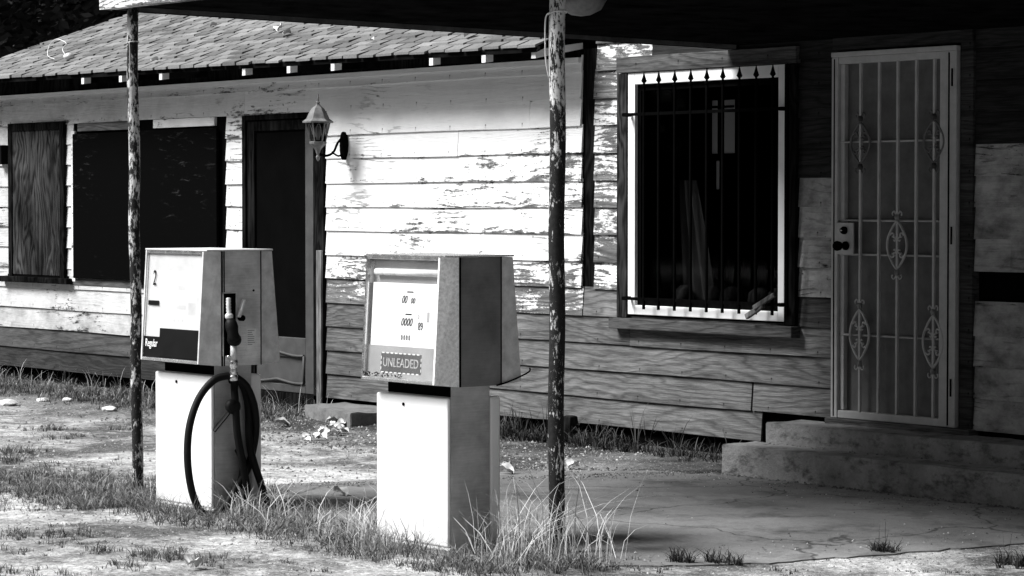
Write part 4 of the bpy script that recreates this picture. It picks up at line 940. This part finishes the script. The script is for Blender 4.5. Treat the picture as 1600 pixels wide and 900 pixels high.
for _ in range(900):
    t = rng.random(); e = [(.95, -3.9), (1.39, -3.13), (1.62, -1.7)]; x = 1.0+t*.65+rng.normal(.25, .35); y = -3.9+t*2.6+rng.uniform(-.4, .4); crumb(x, y, .012 if x < 1+t*.6 else -.002, rng.uniform(.003, .010), rng.random()**2)
for _ in range(300):
    x = rng.uniform(-1.7, 1.2); y = -.61+rng.uniform(-.06, .01); crumb(x, y, .0062, rng.uniform(.005, .016), rng.random()*.25)
for _ in range(900):
    t = rng.random(); x = -2.75+t*.9+abs(rng.normal(0, .12)); y = -3.0+t*2.45+rng.normal(0, .06); crumb(x, y, .0062, rng.uniform(.003, .012), rng.random()**3*.8)
for _ in range(500): x = rng.uniform(-1.9, 1.4); crumb(x, -.72-abs(rng.normal(0, .25)), .0062, rng.uniform(.003, .008), rng.random()**3)
for _ in range(60): crumb(rng.uniform(-1.6, 1.2), rng.uniform(-.40, -.33), .18, rng.uniform(.004, .012), .1)
me = bpy.data.meshes.new('gravel'); me.from_pydata(V, [], F); me.materials.append(M['soilbits'])
ca = me.attributes.new('att', 'FLOAT_VECTOR', 'FACE'); ca.data.foreach_set('vector', np.array(A, dtype=np.float32).ravel()); me.update()
o = bpy.data.objects.new('gravel', me); COL.objects.link(o); tag(o, kind='stuff')
# stones and curled scraps
def stone(px, py, s, label, group=None, m='stone'):
    x, y = G(px, py); bm = bmesh.new(); bmesh.ops.create_icosphere(bm, subdivisions=2, radius=s)
    sd_ = Vector((px, py, 0))
    for v in bm.verts: v.co *= 1+.35*mnoise.noise(v.co/s*1.2+sd_); v.co.z *= .45; v.co.x *= 1.4
    me = bpy.data.meshes.new('stone'); bm.to_mesh(me); bm.free(); me.materials.append(M[m])
    o = bpy.data.objects.new('stone', me); COL.objects.link(o); o.location = (x, y, gz(x, y)+s*.25); tag(o, label, 'stone', group)
stone(12, 634, .065, 'largest pale stone, at the left border by the wall weeds', 'pale stones along the left weeds')
stone(66, 627, .045, 'pale rounded stone second from the left border', 'pale stones along the left weeds')
stone(106, 628, .042, 'pale stone in the weeds between the rounded one and the long one', 'pale stones along the left weeds')
stone(171, 643, .058, 'long flat pale stone close to the left post', 'pale stones along the left weeds')
def scrap(x, y, z, s, seed, tilt, name='dry_leaf'):
    r_ = random.Random(seed); b = MB(); n = 6; vs = []
    for i in range(n+1):
        t = i/n; wd = s*.42*math.sin(PI*min(.95, t*.9+.08))*r_.uniform(.75, 1.15); zc = .35*s*math.sin(t*PI*.9+.2)*r_.uniform(.5, 1)
        vs += [(t*s-s/2, -wd, zc+.18*s), (t*s-s/2, 0, zc*.6), (t*s-s/2, wd, zc+.22*s)]
    fs = [(3*i+j, 3*i+3+j, 3*i+4+j, 3*i+1+j) for i in range(n) for j in (0, 1)]
    top = vs; bot = [(a, c, e-.0015) for a, c, e in vs]; b.add(top+bot, fs+[tuple(k+len(top) for k in f[::-1]) for f in fs], (r_.uniform(.4, 1), 0, 0), True)
    o = b.build(name, M['leaf']); o.location = (x, y, z); o.rotation_euler = (tilt, r_.uniform(-.4, .4), r_.uniform(0, 6.28)); return o
r_ = random.Random(4)
for i in range(30):
    px = r_.gauss(515, 18); py = r_.gauss(676, 8); x, y = G(px, py)
    tag(scrap(x, y, gz(x, y)+.012, r_.uniform(.04, .09), i, r_.uniform(-.5, .5)), 'curled pale scrap in the litter heap before the low slab', 'dry leaf', 'litter heap before the slab')
for i, (px, py, lb) in enumerate([(440, 668, 'pale curled leaf on the soil between the left pump and the low slab'), (490, 686, 'pale torn leaf on the sand in front of the litter heap'), (300, 890, 'pale curled leaf lying in the bottom left foreground grass'), (895, 733, 'small pale leaf on the soil just right of the right post'), (790, 742, 'dry leaf on the soil edge right of the unleaded pump'), (530, 776, 'flat dark leaf on the pad between the pumps')]):
    x, y = G(px, py); tag(scrap(x, y, gz(x, y)+.014, .10, 60+i, .1), lb, 'dry leaf')
for i, (px, py, s, lb) in enumerate([(437, 47, .16, 'large pale leaf clump high on the shingles, left of its pair'), (449, 53, .13, 'pale leaf on the shingles just right of the large clump'), (735, 50, .14, 'pale leaf near the right end of the shingled roof'), (242, 97, .12, 'pale leaf on the shingles just right of the left post'), (334, 43, .10, 'small pale leaf on the shingles under the canopy edge'), (470, 82, .10, 'small pale leaf just above the eave over the lantern'), (582, 60, .08, 'tiny pale leaf on the shingles right of the lantern')]):
    q = ray(px, py); t = (EZ+PITCHR*(CAM[1]-EY)-CAM[2])/(q.z-PITCHR*q.y); w_ = Vector(CAM)+q*t
    tag(scrap(w_.x, w_.y, w_.z+eave_dz(w_.x)+.03, s*.6, 90+i, .3), lb, 'dry leaf')
q = ray(105, 95); t = (EZ+PITCHR*(CAM[1]-EY)-CAM[2])/(q.z-PITCHR*q.y); w_ = Vector(CAM)+q*t
b = MB(); b.tube(spline([(0, 0, .03), (-.08, .0, .10), (-.16, .08, .16), (-.30, .06, .20), (-.38, .04, .15), (-.34, 0, .06), (-.16, -.03, .02)], 8), .0035, 6); b.lathe([(.01, -.02), (.045, 0), (.05, .02), (.02, .045)], (.03, 0, .02), 10)
o = b.build('roof_cable', M['wire']); o.location = w_; tag(o, 'looped pale cable with a round end lying on the left shingles', 'cable')

# ------------------------------------------------------------ trees beyond the roof
def tree(x, y, h, r_, n, label, seed, grp='trees behind the house', big=1.0):
    e = tag(empty('broadleaf_tree', (x, y, 0)), label, 'tree', grp)
    rr = random.Random(seed); b = MB(); b.tube([(0, 0, -.1), (.1, .05, h*.3), (-.05, .1, h*.6)], [.28, .2, .12], 10); tips = []
    for k in range(12):
        a = rr.uniform(0, 2*PI); z0 = h*rr.uniform(.25, .55); L_ = r_*rr.uniform(.5, .85); z1 = z0+h*rr.uniform(.08, .32)
        b.tube(spline([(0, 0, z0), (math.cos(a)*L_*.5, math.sin(a)*L_*.5, (z0+z1)/2+.2), (math.cos(a)*L_, math.sin(a)*L_, z1)], 4), [.09, .085, .08, .07, .06, .05, .04, .03, .02], 6)
    b.build('trunk', M['bark'], e)
    cl = [(rr.gauss(0, r_*.42), rr.gauss(0, r_*.42), h*(.60 if big == 1 else .42)+rr.gauss(0, h*(.17 if big == 1 else .24)), rr.uniform(.5, 1.1)*(1 if big == 1 else 1.7)) for _ in range(60)]
    V = []; F = []; A = []
    for k in range(n):
        c = cl[rr.randrange(len(cl))]; p = Vector((rr.gauss(0, 1), rr.gauss(0, 1), rr.gauss(0, 1))).normalized()*c[3]*rr.random()**.4
        P_ = Vector(c[:3])+p
        if P_.z < .3: continue
        s = rr.uniform(.05, .11)*big; u = Vector((rr.gauss(0, 1), rr.gauss(0, 1), rr.gauss(0, .5))).normalized(); v = u.orthogonal().normalized(); b0 = len(V)
        V += [P_-u*s, P_+v*s*.55, P_+u*s, P_-v*s*.55]; F.append((b0, b0+1, b0+2, b0+3)); A.append((rr.random(), 0, 0))
    me = bpy.data.meshes.new('crown'); me.from_pydata([tuple(v) for v in V], [], F); me.materials.append(M['tree'])
    ca = me.attributes.new('att', 'FLOAT_VECTOR', 'FACE'); ca.data.foreach_set('vector', np.array(A, dtype=np.float32).ravel()); me.update()
    o = bpy.data.objects.new('crown', me); COL.objects.link(o); o.parent = e
q1 = ray(20, 40); q2 = ray(180, 30)
def far(px, dist): q = ray(px, 318); w_ = Vector(CAM)+q*dist; return w_.x, w_.y
for i, (px, dist, h, r_, lb) in enumerate([(-40, 33, 9, 3.2, 'dark tree behind the house at the left border'), (110, 36, 10, 3.4, 'dark tree rising behind the left end of the roof'), (300, 40, 10, 3.6, 'dark tree behind the house, partly hidden by the canopy')]):
    x, y = far(px, dist); tree(x, y, h, r_, 42000 if i < 2 else 15000, lb, i+3)

# unseen trees added facing the house, closing off low sky to darken the porch
proto = None
spots = [(x, -27+2*math.sin(x*1.7)) for x in range(-40, 19, 4)]+[(-42, -20), (-46, -13), (-48, -6)]
for i, (x, y) in enumerate(spots):
    if proto is None:
        tree(x, y, 15, 4.2, 11000, 'unseen tree added across the forecourt to block low sky', 77, 'added trees blocking low sky', 4.2)
        proto = [o for o in SC.objects if o.get('group') == 'added trees blocking low sky'][0]
    else:
        c = copy_tree(proto); c.location = (x, y, 0); c.rotation_euler = (0, 0, i*1.3)
